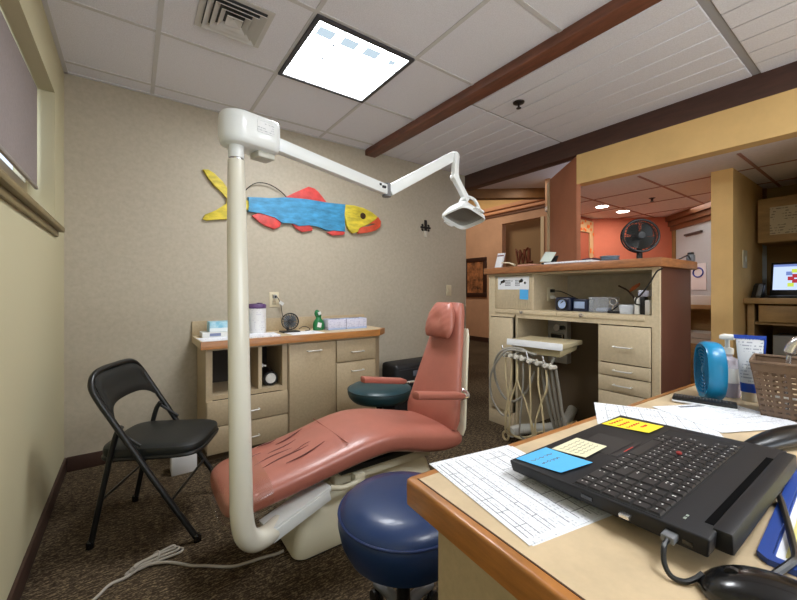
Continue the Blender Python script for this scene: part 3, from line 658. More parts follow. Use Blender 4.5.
b = MB(steel_dark); b.tube([FC(x, y, .372) for x, y in rsq(.218, .21, .205, .180, 40, 5)], .010, 8, closed=True); b.build('seat_rim', t)
# backrest: curved padded panel following the arch; lower edge arched
cols = 17; front = []; back = []
for i in range(cols):
    u = i / (cols - 1); w_ = .016 + .388 * u; e = abs(2 * u - 1)
    ztop = .748 - .05 * e ** 5; zbot = .583 + .022 * (1 - e ** 3) - .028 * e ** 6
    bow = -.022 * (1 - e ** 2)
    for L, off in ((front, .014), (back, -.012)):
        col = []
        for j in range(9):
            v_ = j / 8; z = zbot + (ztop - zbot) * v_; edge = min(1, min(v_, 1 - v_) * 5 + .25, (1 - e) * 8 + .3)
            a = .107 + (.535 - z) * .576 if z < .66 else .035 - (z - .66) * .36
            col.append(FC(a + bow + off * edge, w_, z))
        L.append(col)
b = MB(black_vinyl); b.loft([front[i] + back[i][::-1] for i in range(cols)]); b.build('backrest', t)
# ================================================================== DENTAL CHAIR
t = thing('dental_chair', 'salmon vinyl dental chair reclined on a cream base', 'dental chair', (.9, 1.575, 0))
st = [(.262, .11, .340, .300), (.268, .15, .356, .290), (.285, .175, .370, .284), (.32, .198, .383, .284), (.38, .205, .395, .290), (.48, .208, .410, .304), (.62, .212, .435, .326), (.74, .220, .463, .346), (.84, .226, .482, .358), (.94, .228, .486, .362), (1.04, .228, .474, .340), (1.14, .228, .452, .310), (1.24, .228, .428, .290), (1.31, .226, .410, .284), (1.37, .216, .394, .288), (1.405, .195, .378, .298), (1.425, .15, .357, .315)]
ss = cr([Vector((x, hw, zt)) for x, hw, zt, zb in st], 4); sb = cr([Vector((x, hw, zb)) for x, hw, zt, zb in st], 4)
rings = []
for A_, B_ in zip(ss, sb):
    x, hw, zt, zb = A_.x, A_.y, A_.z, B_.z; zc = (zt + zb) / 2; hh = (zt - zb) / 2; rg = []
    for k in range(44):
        th = 2 * PI * k / 44; c_, s_ = math.cos(th), math.sin(th)
        y = hw * math.copysign(abs(c_) ** (2 / 3.2), c_); z = zc + hh * math.copysign(abs(s_) ** (2 / 3.2), s_)
        if s_ > 0: z += .004 * math.cos(y * 9) * s_
        rg.append((x, 1.575 + y, z))
    rings.append(rg)
b = MB(salmon); b.loft(rings); seat_o = b.build('seat', t, sharp=60)
def topz(x):
    for p, q in zip(ss, ss[1:]):
        if p.x <= x <= q.x: return p.z + (q.z - p.z) * (x - p.x) / max(1e-6, q.x - p.x)
    return .45
b = MB(salmon_dk)
for (x0, x1, y0, y1, r0) in ((.42, .62, 1.505, 1.535, .0035), (.40, .56, 1.555, 1.575, .003), (.50, .68, 1.46, 1.49, .003), (.47, .60, 1.60, 1.63, .003), (.52, .66, 1.66, 1.70, .0035), (.55, .64, 1.54, 1.55, .002), (.36, .45, 1.62, 1.64, .0025), (.45, .54, 1.70, 1.715, .0025)):
    pts = []; n = 7
    for i in range(n):
        u = i / (n - 1); x = x0 + (x1 - x0) * u; y = y0 + (y1 - y0) * u + .006 * math.sin(u * 5 + x0 * 30); pts.append((x, y, topz(x) + .0035))
    b.tube(pts, [r0 * (.25 + math.sin(PI * i / (n - 1))) for i in range(n)], 6)
b.build('crease', seat_o)
# vinyl seam across and along the edge
b = MB(M('salmon_seam', (160, 94, 79), .5)); b.tube([(.74, 1.575 - .185 + .37 * i / 8, topz(.74) + .0025 - .0015 * abs(i - 4) / 4) for i in range(9)], .002, 6); b.build('seam', seat_o)
# clear foot cover
cm = bpy.data.materials.new('clear_vinyl'); cm.use_nodes = True; nt = cm.node_tree; nt.nodes.clear()
o_ = nt.nodes.new('ShaderNodeOutputMaterial'); tr = nt.nodes.new('ShaderNodeBsdfTransparent'); gs = nt.nodes.new('ShaderNodeBsdfGlossy'); mx = nt.nodes.new('ShaderNodeMixShader')
gs.inputs['Roughness'].default_value = .15; mx.inputs[0].default_value = .10; tr.inputs[0].default_value = (.95, .93, .9, 1)
nt.links.new(tr.outputs[0], mx.inputs[1]); nt.links.new(gs.outputs[0], mx.inputs[2]); nt.links.new(mx.outputs[0], o_.inputs[0])
rings = []
for x, hw, zt, zb in ((.250, .13, .352, .255), (.260, .17, .368, .240), (.285, .195, .382, .238), (.34, .212, .396, .252), (.42, .216, .410, .285)):
    zc = (zt + zb) / 2; hh = (zt - zb) / 2
    rings.append([(x, 1.575 + hw * math.copysign(abs(math.cos(2 * PI * k / 40)) ** .62, math.cos(2 * PI * k / 40)), zc + hh * math.copysign(abs(math.sin(2 * PI * k / 40)) ** .62, math.sin(2 * PI * k / 40))) for k in range(40)])
b = MB(cm); b.loft(rings, caps=False); b.build('foot_cover', t, label='clear plastic foot cover', sharp=60)
# backrest
p0 = Vector((1.345, 0, .392)); p1_ = Vector((1.528, 0, 1.035)); ax = (p1_ - p0).normalized(); nf = Vector((-ax.z, 0, ax.x))  # nf points to the sitter
def BK(s_, y, d): return p0 + ax * s_ + nf * d + Vector((0, y, 0))
Lb = (p1_ - p0).length
def backloft(mat, th0, th1, grow, s0, s1, wf=1.0):
    rings = []
    for i in range(15):
        u = i / 14; s_ = s0 + (s1 - s0) * u; f_ = s_ / Lb
        yc = 1.567 + .010 * f_; hw = (.218 - .132 * f_) * wf + grow
        k = min(1, (.35 + min(u, 1 - u) * 14)) ** .6
        hw *= .86 + .14 * k; hh = (th1 - th0) / 2 * k; dc = (th0 + th1) / 2
        rg = []
        for j in range(32):
            th = 2 * PI * j / 32; c_, s2 = math.cos(th), math.sin(th)
            rg.append(BK(s_, yc + hw * math.copysign(abs(c_) ** (2 / 4), c_), dc + hh * math.copysign(abs(s2) ** (2 / 3), s2)))
        rings.append(rg)
    b = MB(mat); b.loft(rings); return b
backloft(salmon, -.035, .035, 0, .0, Lb).build('backrest', t, sharp=60)
backloft(enamel, -.062, -.037, .006, -.02, Lb * .80).build('back_shell', t, label='cream shell behind the backrest', sharp=60)
# headrest pillow
rings = []
for i in range(21):
    u = i / 20; s_ = .452 + .200 * u; k = max(.04, math.sin(PI * (.02 + .96 * u))) ** .5
    rg = []
    for j in range(40):
        th = 2 * PI * j / 40; c_, s2 = math.cos(th), math.sin(th)
        y = (.124 - .040 * u) * (.62 + .38 * k) * math.copysign(abs(c_) ** .75, c_)
        wr = .0035 * math.sin(y * 90 + u * 11) * math.sin(u * 19 + y * 25) * k
        pinch = -.013 * math.exp(-((u - .5) / .16) ** 2 - (y / .03) ** 2)
        rg.append(BK(s_, 1.570 + y, .074 + .036 * k * math.copysign(abs(s2) ** .85, s2) + (wr + pinch) * max(0, s2)))
    rings.append(rg)
b = MB(salmon); b.loft(rings); b.build('headrest', t, sharp=70)
def armrest(y, xa, za, xb, zb, lab):
    P = cr([(xa, y, za), (xa + .03, y, za - .004), ((xa + xb) / 2, y, (za + zb) / 2), (xb, y, zb)], 5)
    n = len(P); rings = []
    for i, p in enumerate(P):
        u = i / (n - 1); k = min(1, .55 + min(u, 1 - u) * 8)
        rings.append([(p.x, y + .026 * k * math.copysign(abs(math.cos(2 * PI * j / 20)) ** .6, math.cos(2 * PI * j / 20)), p.z + .018 * k * math.copysign(abs(math.sin(2 * PI * j / 20)) ** .6, math.sin(2 * PI * j / 20))) for j in range(20)])
    b = MB(salmon); b.loft(rings); a = b.build('armrest', t, sharp=60)
    s_ = 1 if y > 1.575 else -1
    b = MB(chrome); b.tube(cr([(xb - .02, y, zb - .012), (xb + .03, y, zb - .01), (xb + .065, y - s_ * .05, zb + .0), (xb + .06, y - s_ * .10, zb + .01)], 5), .008, 8); b.build('bracket', a)
armrest(1.318, 1.04, .632, 1.355, .580, 'near')
armrest(1.835, 1.065, .600, 1.375, .548, 'far')
# base
b = MB(enamel)
def rr(x0, x1, y0, y1, z, r, n=6):
    out = []
    for cx, cy, a0 in ((x1 - r, y1 - r, 0), (x0 + r, y1 - r, PI / 2), (x0 + r, y0 + r, PI), (x1 - r, y0 + r, 1.5 * PI)):
        for k in range(n + 1): out.append((cx + r * math.cos(a0 + k / n * PI / 2), cy + r * math.sin(a0 + k / n * PI / 2), z))
    return out
b.loft([rr(.533, 1.30, 1.445, 1.70, 0.012, .05), rr(.530, 1.30, 1.442, 1.703, .03, .05), rr(.560, 1.28, 1.455, 1.69, .16, .05), rr(.612, 1.26, 1.475, 1.67, .225, .04), rr(.64, 1.24, 1.485, 1.66, .25, .025), rr(.66, 1.22, 1.49, 1.655, .275, .02)])
b.build('base', t, sharp=50)
b = MB(steel_dark); b.loft([rr(.545, 1.29, 1.455, 1.69, 0.0, .05), rr(.545, 1.29, 1.455, 1.69, .0118, .05)]); b.build('base_gasket', t)
b = MB(enamel); b.box((.70, 1.44, .268), (1.24, 1.50, .318), bev=.008); b.box((.70, 1.65, .268), (1.24, 1.71, .318), bev=.008); b.box((.80, 1.50, .262), (1.2, 1.65, .30), bev=.004)
b.box((.78, 1.40, .27), (.83, 1.445, .312), bev=.006); b.build('lift_frame', t)
b = MB(enamel); b.tube(cr([(.66, 1.395, .30), (.72, 1.39, .285), (.80, 1.395, .288)], 5), .011, 10); b.build('lever', t)
b = MB(steel_dark); b.box((.72, 1.42, .318), (1.20, 1.72, .342), bev=.004); b.build('seat_pan', t)
b = MB(black_gloss); b.cyl((.74, 1.452, .075), (.74, 1.446, .075), .007); b.build('screw', t)
# ================================================================== DENTAL LIGHT
t = thing('dental_light', 'white dental examination light on a tall curved cream pole', 'dental light', (.293, 1.30, .24))
pole = [Vector((.278, 1.30, 1.535)), Vector((.281, 1.30, 1.3)), Vector((.288, 1.30, .8)), Vector((.294, 1.30, .42))]
bend = cr([(.294, 1.30, .42), (.296, 1.302, .36), (.310, 1.312, .288), (.345, 1.335, .240), (.40, 1.368, .222), (.450, 1.40, .224)], 6)
P = pole[:-1] + bend
rad = [.026 if p.z > 1.53 else .0290 + (.0365 - .0290) * min(1, (1.585 - p.z) / 1.2) for p in P]
b = MB(M('pole_enamel', (230, 227, 212), .25, coat=.4)); b.tube(P, rad, 28); b.build('pole', t)
b = MB(chrome); b.cyl((.278, 1.30, 1.5355), (.278, 1.30, 1.542), .022, seg=24); b.build('collar', t)
b = MB(enamel_w); b.cyl((.278, 1.30, 1.5425), (.278, 1.30, 1.585), .0245, seg=24); b.build('neck', t)
# link arm to the base
u_ = (Vector((.70, 1.462, .335)) - Vector((.375, 1.395, .205))).normalized(); sd = Vector((0, 0, 1)).cross(u_).normalized(); upv = u_.cross(sd)
def bar(mb, a, b_, hw, hh, mi=0, bev=.004):
    a, b_ = Vector(a), Vector(b_); d = (b_ - a).normalized(); s_ = Vector((0, 0, 1)).cross(d).normalized(); u2 = d.cross(s_)
    mb.hexa([a - s_ * hw - u2 * hh, b_ - s_ * hw - u2 * hh, b_ + s_ * hw - u2 * hh, a + s_ * hw - u2 * hh, a - s_ * hw + u2 * hh, b_ - s_ * hw + u2 * hh, b_ + s_ * hw + u2 * hh, a + s_ * hw + u2 * hh], mi, bev)
b = MB(enamel_w); bar(b, (.395, 1.390, .236), (.655, 1.432, .300), .045, .010, bev=.003)
bar(b, (.41, 1.348, .216), (.655, 1.388, .276), .004, .022, bev=.002); b.build('mounting_arm', t)
# housing at top: long rounded box along boom direction
bd = Vector((.972, .235, 0)).normalized(); bs = Vector((-bd.y, bd.x, 0))
def HB(s_, w_, z): return Vector((.284, 1.30, 0)) + bd * s_ + bs * w_ + Vector((0, 0, z))
def stad(z, k, s1=.130):
    out = []; R = .060 * k
    z -= .040
    for i in range(17): a = PI / 2 + PI * i / 16; out.append(HB(R * math.cos(a) + 0, R * math.sin(a), z))
    for i in range(9): a = -PI / 2 + PI * i / 8; out.append(HB(s1 - .03 + (.03 * k) * (abs(math.cos(a)) ** .6), R * math.copysign(abs(math.sin(a)) ** .6, math.sin(a)), z))
    return out
b = MB(enamel_w); b.loft([stad(1.622, .80), stad(1.626, .92), stad(1.64, .985), stad(1.65, 1.0), stad(1.70, 1.0), stad(1.715, .98), stad(1.724, .9), stad(1.727, .75)]); b.build('housing', t, sharp=50)
b = MB(M('enamel_grey', (200, 200, 190), .4)); bar(b, HB(.055, 0, 1.572), HB(.118, 0, 1.572), .03, .011, bev=.006); b.build('brake_block', t)
b = MB(print_mat('barcode_label', (236, 238, 240), (150, 156, 166), .008, .002, .4, axis=(0, 2))); bar(b, HB(.035, -.0604, 1.648), HB(.095, -.0604, 1.648), .0006, .019, bev=0); b.build('label', t)
# boom
e1 = Vector((.985, 1.465, 1.585))
b = MB(enamel_w); bar(b, HB(.126, 0, 1.630), e1, .017, .024); b.build('boom_arm', t)
b = MB(grey_pl); b.cyl(e1 + Vector((0, 0, -.03)), e1 + Vector((0, 0, .032)), .021, seg=20); b.build('elbow_joint', t)
e2 = Vector((1.43, 1.47, 1.845))
b = MB(enamel_w); bar(b, e1 + Vector((.012, 0, .0)), e2, .017, .026); b.cyl(e2 + Vector((0, -.02, -.006)), e2 + Vector((0, .02, -.006)), .028, seg=20); b.build('spring_arm', t)
b = MB(M('hole_dark', (40, 40, 44), .6)); 
for k, (dx, dz) in enumerate(((-.055, .012), (-.03, .004))): b.box(e1 + Vector((dx - .012, -.0195 - .012, dz - .003)), e1 + Vector((dx + .008, -.0165, dz + .008)), bev=.001)
b.build('adjusting_slot', t)
e3 = Vector((1.425, 1.455, 1.725)); e4 = Vector((1.535, 1.47, 1.615))
b = MB(enamel_w); bar(b, e2 + Vector((.006, -.012, .01)), e3 + Vector((0, 0, -.01)), .013, .022); bar(b, e3, e4, .014, .019); b.cyl(e3 + Vector((0, -.016, 0)), e3 + Vector((0, .016, 0)), .02, seg=18); b.build('drop_arm', t)
# lamp head
hc = Vector((1.535, 1.47, 1.575))
b = MB(enamel_w); b.tube(cr([hc + Vector((-.07, -.01, .01)), hc + Vector((-.045, -.01, .045)), hc + Vector((.0, -.01, .06)), hc + Vector((.05, -.01, .05)), hc + Vector((.085, -.01, .012)), hc + Vector((.09, -.01, -.03))], 6), .009, 8); b.build('yoke', t)
# lamp head is a shallow wedge: back narrow, front wide open frame facing down toward the patient
lf = Vector((-.20, -.26, -.94)).normalized()       # direction of light
lr = Vector((.97, .12, -.21)).normalized(); lr = (lr - lf * lr.dot(lf)).normalized(); lu = lr.cross(lf).normalized()
lc = Vector((1.493, 1.455, 1.520))
def LH(r, u, f): return lc + lr * r + lu * u + lf * f
def lring(k, f, sx=.104, sy=.086): return [LH(x, y, f) for x, y in rsq(0, 0, sx * k, sy * k, 32, 5)]
b = MB(enamel_w); b.loft([lring(1, .018), lring(1.04, .012), lring(1.02, -.004), lring(.72, -.045), lring(.5, -.06), lring(.44, -.055), lring(.66, -.04), lring(.93, -.004), lring(.93, .012)], closed=True); hd = b.build('lamp_head', t, sharp=50)
b = MB(M('reflector_silver', (160, 160, 156), .28, metal=.6)); b.loft([lring(.92, -.002), lring(.66, -.037), lring(.45, -.05), lring(.2, -.053)]); b.build('reflector', hd, sharp=50)
b = MB(M('bulb_glass', (206, 208, 206), .1)); b.cyl(LH(0, 0, -.04), LH(0, 0, -.005), .016, .011); b.build('bulb', hd)
b = MB(grey_pl, M('blue_grey', (130, 148, 176), .4)); b.box(hc + Vector((-.06, -.03, -.045)), hc + Vector((.06, .03, .0)), 0, bev=.012); b.box(hc + Vector((-.02, -.034, -.04)), hc + Vector((.05, -.03, -.015)), 1, bev=.001); b.build('pivot_block', hd)
b = MB(enamel_w); 
b.bm.free()
for s_ in (-1, 1):
    b = MB(enamel_w); b.tube(cr([LH(-.03, s_ * .086, .0), LH(-.03, s_ * .108, .005), LH(.03, s_ * .108, .005), LH(.03, s_ * .086, .0)], 5), .006, 8); b.build('grip_handle', hd)
# ================================================================== STOOLS
def stool(label, x, y, ztop, R, H, mat, seam_m, rot):
    t = thing('round_stool', label, 'stool', (x, y, 0), rot, None)
    b = MB(mat); z = ztop - H
    b.lathe([(0, z), (R * .72, z), (R * .86, z + .006), (R * .955, z + H * .28), (R, z + H * .55), (R * .995, z + H * .70), (R * .97, z + H * .755), (R * .95, z + H * .80), (R * .86, z + H * .91), (R * .6, z + H * .99), (0, z + H)], (x, y, 0), 56)
    s = b.build('seat', t, sharp=50)
    b = MB(seam_m); b.tube([(x + R * .985 * math.cos(2 * PI * k / 56), y + R * .985 * math.sin(2 * PI * k / 56), z + H * .735) for k in range(56)], .0042, 8, closed=True); b.build('piping', s)
    b = MB(steel_dark); b.cyl((x, y, .10), (x, y, z), .022, seg=20); b.cyl((x, y, z - .02), (x, y, z + .002), .09, seg=24); b.build('post', t)
    for k in range(5):
        a = rot + 2 * PI * k / 5; d = Vector((math.cos(a), math.sin(a), 0)); c0 = Vector((x, y, 0))
        b = MB(grey_pl); b.tube([c0 + d * .0 + Vector((0, 0, .10)), c0 + d * .09 + Vector((0, 0, .09)), c0 + d * .165 + Vector((0, 0, .068))], [.022, .018, .013], 10); l = b.build('leg', t)
        w_ = Vector((-d.y, d.x, 0)); cc = c0 + d * .165 + Vector((0, 0, .024))
        b = MB(black_pl); b.cyl(cc - w_ * .014, cc - w_ * .003, .024, seg=16); b.cyl(cc + w_ * .003, cc + w_ * .014, .024, seg=16); b.cyl(cc, cc + Vector((0, 0, .045)), .006); b.build('caster', l)
    return t
stool('navy blue padded round stool in front of the desk', .700, .945, .462, .206, .165, blue_vinyl, M('navy_piping', (16, 42, 92), .35), .3)
stool('teal padded round stool behind the dental chair', 1.345, 2.085, .485, .213, .105, teal_vinyl, M('teal_piping', (26, 56, 64), .4), .5)
# floor cable
b = MB(M('grey_cable', (166, 158, 146), .5)); z = .006
main = [(.518, 1.548, .012), (.49, 1.555, z), (.435, 1.567, z), (.37, 1.575, z), (.317, 1.591, z), (.237, 1.655, z), (.19, 1.69, z), (.149, 1.735, z), (.10, 1.77, .010), (.04, 1.785, .012), (-.02, 1.765, z), (-.067, 1.756, z), (-.107, 1.707, z), (-.20, 1.60, z), (-.26, 1.45, z)]
b.tube(cr(main, 7), .0055, 8)
for k in range(3):
    o = .012 * k; zz = .007 + .009 * k
    b.tube(cr([(.165 - o, 1.80 + o * .6, zz), (.172 - o, 1.825, zz), (.13, 1.838 - o * .5, zz + .004), (.05, 1.822 - o, zz + .003), (-.01 + o, 1.792, zz), (-.015 + o, 1.776, zz), (.03, 1.782 + o * .4, zz + .002), (.10, 1.79 + o * .5, zz + .004)], 6, True), .0048, 8, closed=True)
b.tube([(.075 + .016 * math.cos(a), 1.803 + .022 * math.sin(a) * .9 , .018 + .016 * math.sin(a + 1.2)) for a in [2 * PI * k / 20 for k in range(20)]], .004, 6, closed=True)
tag(b.build('power_cable', loc=(.1, 1.75, 0)), 'grey cable with a coiled bundle on the carpet beside the chair base', 'cable')
# ================================================================== TREATMENT CABINET (right, x = 2.48 front)
XF = 2.48; XB = 3.0
t = thing('treatment_cabinet', 'tall tan treatment cabinet with open top shelf, knee space and drawers', 'cabinet', (2.8, 1.5, 0))
lam2 = M('tan_laminate_two', (204, 187, 156), .5, noise=(60, .03), bump=(90, .05))
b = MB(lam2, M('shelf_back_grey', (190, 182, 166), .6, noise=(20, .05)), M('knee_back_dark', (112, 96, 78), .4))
b.box((XF, 2.10, 0), (XB, 2.118, 1.245))                                  # left side
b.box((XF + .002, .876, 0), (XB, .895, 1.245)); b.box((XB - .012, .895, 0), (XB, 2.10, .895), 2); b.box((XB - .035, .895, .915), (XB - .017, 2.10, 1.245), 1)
b.box((XF, .895, .915), (XB - .035, 2.10, .960))                          # shelf deck with rail
b.box((XF, .895, 1.232), (XB, 2.10, 1.245)); b.box((XF, .855, .0), (XF + .02, .895, 1.245))
b.box((XF + .01, 1.690, .960), (XB - .035, 1.712, 1.232))                 # divider
b.box((XF, 2.053, .96), (XF + .02, 2.10, 1.232)); b.box((XF + .02, 1.843, 0), (XB - .012, 1.862, .895)); b.box((XF + .02, 1.197, 0), (XB - .012, 1.212, .895))
b.box((XF, 1.862, .895), (XB, 2.10, .915)); b.box((XF, .895, .893), (XB - .012, 1.843, .915)); b.build('carcass', t)
b = MB(brown_panel); b.box((XF + .021, .856, 0), (3.0, .8755, 1.245), bev=.002); b.build('side_panel', t)
b = MB(lam2, groove); b.box((XF - .006, .93, .925), (XF, 1.49, .950), bev=.001); b.box((XF - .006, 1.50, .925), (XF, 2.05, .950), bev=.001); b.build('pullout_front', t)
for y in (1.777, 1.305):
    b = MB(chrome); b.lathe([(0, .0), (.008, .001), (.006, .012), (.013, .020), (.013, .026), (0, .030)], (XF - .006, y, .942), 16, mat=Matrix.Rotation(-PI / 2, 3, 'Y')); b.build('knob', t)
# reeded shutter
b = MB(lam2); 
for k in range(21): b.box((XF + .012, 1.716 + k * .016, .962), (XF + .022, 1.716 + k * .016 + .0145, 1.230), bev=.003, seg=1)
b.build('shutter', t)
# lower left door, plinth
b = MB(lam2); b.box((XF - .018, 1.868, .135), (XF - .001, 2.095, .888), bev=.002); b.build('door', t)
b = MB(lam2); b.box((XF - .004, 1.862, .0), (XF + .02, 2.10, .128), bev=.002); b.build('plinth', t)
b = MB(nickel); b.cyl((XF - .022, 2.02, .13), (XF + .0, 2.02, .13), .004); b.build('hinge_pin', t)
for z0, z1 in ((.655, .886), (.572, .648), (.472, .566), (.12, .466)):
    b = MB(lam2); b.box((XF - .018, .898, z0), (XF - .001, 1.194, z1), bev=.002); d = b.build('drawer', t)
    zm = (z0 + z1) / 2 - (.012 if z1 - z0 > .15 else 0)
    handle(d, (XF - .018, 1.096, zm), (XF - .018, .995, zm), (-.026, 0, 0))
b = MB(base_brown); b.box((XF + .03, .9, 0), (XF + .045, 1.19, .118)); b.build('drawer_kick', t)
ct = thing('countertop', 'oak-edged shelf top of the tall treatment cabinet', 'countertop', (2.8, 1.5, 1.246))
b = MB(oak2); b.box((XF - .04, .828, 1.2465), (3.03, 2.145, 1.30), bev=.008); b.build('slab', ct)
ZT = 1.3005
# paper poster and note on the shutter
XS = XF + .0115
t = thing('tooth_chart', 'white sheet with black tooth and instrument pictures on the reeded shutter', 'chart', (XS, 1.87, 1.16))
b = MB(white_paper); b.box((XS - .001, 1.732, 1.118), (XS, 2.03, 1.222)); b.build('sheet', t)
for cy, cz, r in ((1.992, 1.178, .012), (1.972, 1.186, .014), (1.80, 1.188, .015), (1.815, 1.180, .010), (1.768, 1.170, .011), (2.005, 1.163, .007), (1.89, 1.186, .005)):
    b = MB(black_gloss); b.lathe([(0, 0), (r, 0), (r * .9, .001), (0, .001)], (XS - .001, cy, cz), 14, mat=Matrix.Rotation(-PI / 2, 3, 'Y')); b.build('icon', t)
b = MB(ink)
for y0, n in ((1.905, 5), (1.818, 4)):
    for k in range(n):
        for z_ in range(4): b.box((XS - .0016, y0 + k * .011 - (0 if y0 > 1.85 else .0), 1.147 + z_ * .013), (XS - .001, y0 + k * .011 + .007, 1.147 + z_ * .013 + .009))
b.build('print', t)
b = MB(blue_note); b.box((XS - .0035, 1.737, 1.040), (XS - .0022, 1.815, 1.118), rot=RX(.03)); tag(b.build('sticky_note', loc=(XS, 1.77, 1.08)), 'square blue sticky note on the tooth chart corner', 'sticky note')
# shelf contents (deck z = .96)
ZD = .9605
t = thing('outlet_strip', 'ivory outlet plate with two plugs inside the open shelf', 'outlet', (2.72, 1.68, 1.03))
b = MB(plate_m); b.box((2.66, 1.681, 1.025), (2.75, 1.689, 1.135), bev=.002); b.build('plate', t)
b = MB(black_pl); b.box((2.69, 1.652, 1.095), (2.72, 1.680, 1.12), bev=.004); b.build('plug', t, label='black plug')
b = MB(white_pl); b.box((2.69, 1.650, 1.045), (2.72, 1.680, 1.07), bev=.004); b.build('plug', t, label='white plug')
b = MB(black_pl); b.tube(cr([(2.70, 1.65, 1.107), (2.69, 1.58, 1.10), (2.68, 1.48, 1.06), (2.70, 1.38, 1.01), (2.71, 1.335, ZD + .006)], 6), .004, 6); tag(b.build('wall_cable', loc=(2.69, 1.5, 1)), 'black cord sagging from the shelf outlet plate', 'cord')
b = MB(white_pl); b.tube(cr([(2.70, 1.648, 1.057), (2.67, 1.60, 1.04), (2.655, 1.575, 1.0), (2.64, 1.57, .98), (2.61, 1.575, ZD + .006)], 6), .004, 6); tag(b.build('wall_cable', loc=(2.69, 1.5, 1)), 'white cord sagging from the shelf outlet plate', 'cord')
t = thing('dial_unit', 'dark blue box with a round white dial on the open shelf', 'device', (2.60, 1.50, ZD))
nb = M('navy_plastic', (28, 34, 58), .35); b = MB(nb); b.box((2.56, 1.44, ZD), (2.66, 1.56, ZD + .10), bev=.016, seg=3); b.build('body', t)
b = MB(M('dial_face', (176, 198, 236), .3)); b.lathe([(0, 0), (.036, 0), (.034, .004), (0, .004)], (2.56, 1.50, ZD + .05), 28, mat=Matrix.Rotation(-PI / 2, 3, 'Y')); b.build('dial', t)
b = MB(black_gloss); b.tube([(2.553, 1.50 + .037 * math.cos(a), ZD + .05 + .037 * math.sin(a)) for a in [2 * PI * k / 28 for k in range(28)]], .005, 6, closed=True); b.box((2.5545, 1.497, ZD + .05), (2.5555, 1.503, ZD + .078), rot=RX(.9)); b.build('bezel', t)
t = thing('display_unit', 'blue grey box with a pale screen beside the dial box', 'device', (2.62, 1.38, ZD))
b = MB(nb); b.box((2.58, 1.325, ZD), (2.68, 1.432, ZD + .088), bev=.01, seg=2); b.build('body', t)
b = MB(M('pale_display', (160, 180, 214), .3)); b.box((2.576, 1.345, ZD + .022), (2.58, 1.420, ZD + .07), bev=.001); b.build('screen', t)
t = thing('clear_bin', 'clear plastic bin standing on the open shelf', 'bin', (2.66, 1.25, ZD))
cpl = M('clear_plastic', (216, 222, 230), .08, alpha=.2)
b = MB(cpl)
for (a, c) in (((2.58, 1.185, ZD), (2.74, 1.315, ZD + .003)), ((2.58, 1.185, ZD + .003), (2.583, 1.315, ZD + .10)), ((2.737, 1.185, ZD + .003), (2.74, 1.315, ZD + .10)), ((2.583, 1.185, ZD + .003), (2.737, 1.188, ZD + .10)), ((2.583, 1.312, ZD + .003), (2.737, 1.315, ZD + .10))): b.box(a, c)
b.tube([(2.58, 1.185, ZD + .1), (2.58, 1.315, ZD + .1), (2.74, 1.315, ZD + .1), (2.74, 1.185, ZD + .1)], .004, 6, closed=True); b.build('tub', t)
b = MB(M('pale_sachets', (170, 182, 206), .6)); b.box((2.60, 1.20, ZD + .0045), (2.70, 1.28, ZD + .03), bev=.01); b.build('contents', t)
t = thing('wire_clamp', 'little chrome wire clamp lying beside the clear bin', 'clamp', (2.58, 1.14, ZD))
b = MB(chrome); b.tube([(2.56, 1.145 + .022 * math.cos(a), ZD + .075 + .022 * math.sin(a)) for a in [2 * PI * k / 20 for k in range(20)]], .003, 6, closed=True); b.tube(cr([(2.56, 1.145, ZD + .053), (2.56, 1.15, ZD + .03), (2.57, 1.13, ZD + .004), (2.60, 1.10, ZD + .004)], 5), .004, 6); b.build('ring', t)
b = MB(black_pl); b.box((2.54, 1.10, ZD), (2.60, 1.175, ZD + .016), bev=.004); b.tube([(2.56, 1.16, ZD + .014), (2.56, 1.115, ZD + .05)], .005, 6); b.build('base', t)
t = thing('white_tub', 'low translucent white tub near the right end of the open shelf', 'tub', (2.57, 1.06, ZD))
b = MB(M('frosted_white', (208, 214, 222), .25, trans=.15)); b.loft([rr(2.54, 2.64, 1.025, 1.105, ZD, .02), rr(2.535, 2.645, 1.02, 1.11, ZD + .05, .02), rr(2.54, 2.64, 1.025, 1.105, ZD + .058, .02)]); b.build('tub', t)
t = thing('feather_brush', 'dark stick with orange leaf-shaped tip leaning inside the open shelf', 'brush', (2.66, 1.09, ZD))
b = MB(M('brown_stick', (58, 36, 24), .6)); b.tube(cr([(2.66, 1.025, ZD + .012), (2.66, 1.05, 1.04), (2.67, 1.10, 1.105), (2.68, 1.165, 1.142)], 6), .006, 8); b.build('stick', t)
b = MB(M('orange_leaf_tip', (176, 88, 34), .6)); b.loft([[(2.668 + .004 * k2, 1.092 - w_ * .5 - 0.02 * u * 3 , 1.098 + .055 * u * 1.1 + k2 * 0) for k2, w_ in ((-1, 0), (0, sw), (1, 0), (0, -sw))] for u, sw in ((0, .008), (.3, .034), (.6, .04), (.85, .026), (1, .004))]); b.build('leaf', t)
t = thing('dispenser_bottle', 'white dispenser with lavender cap beside the right shelf post', 'bottle', (2.57, .965, ZD))
b = MB(white_pl); b.box((2.535, .985, ZD), (2.60, 1.012, ZD + .105), bev=.006); b.box((2.54, .925, ZD), (2.60, .955, ZD + .09), bev=.005); b.build('body', t)
b = MB(black_pl); b.box((2.545, .957, ZD), (2.60, .983, ZD + .11), bev=.004); b.build('divider', t)
b = MB(M('lavender_cap', (196, 196, 214), .4)); b.box((2.54, .932, ZD + .1105), (2.60, .995, ZD + .15), bev=.008); b.build('cap', t)
b = MB(black_pl); b.tube(cr([(2.445, .965, 1.06), (2.435, .93, 1.09), (2.435, .89, 1.15), (2.435, .855, 1.215), (2.44, .825, 1.235)], 6), .0045, 8); b.tube(cr([(2.445, .965, 1.06), (2.46, .975, 1.03), (2.54, .98, 1.02)], 5), .0045, 8)
tag(b.build('cable', loc=(2.45, .9, 1.1)), 'black cable curving up past the right shelf post', 'cable')
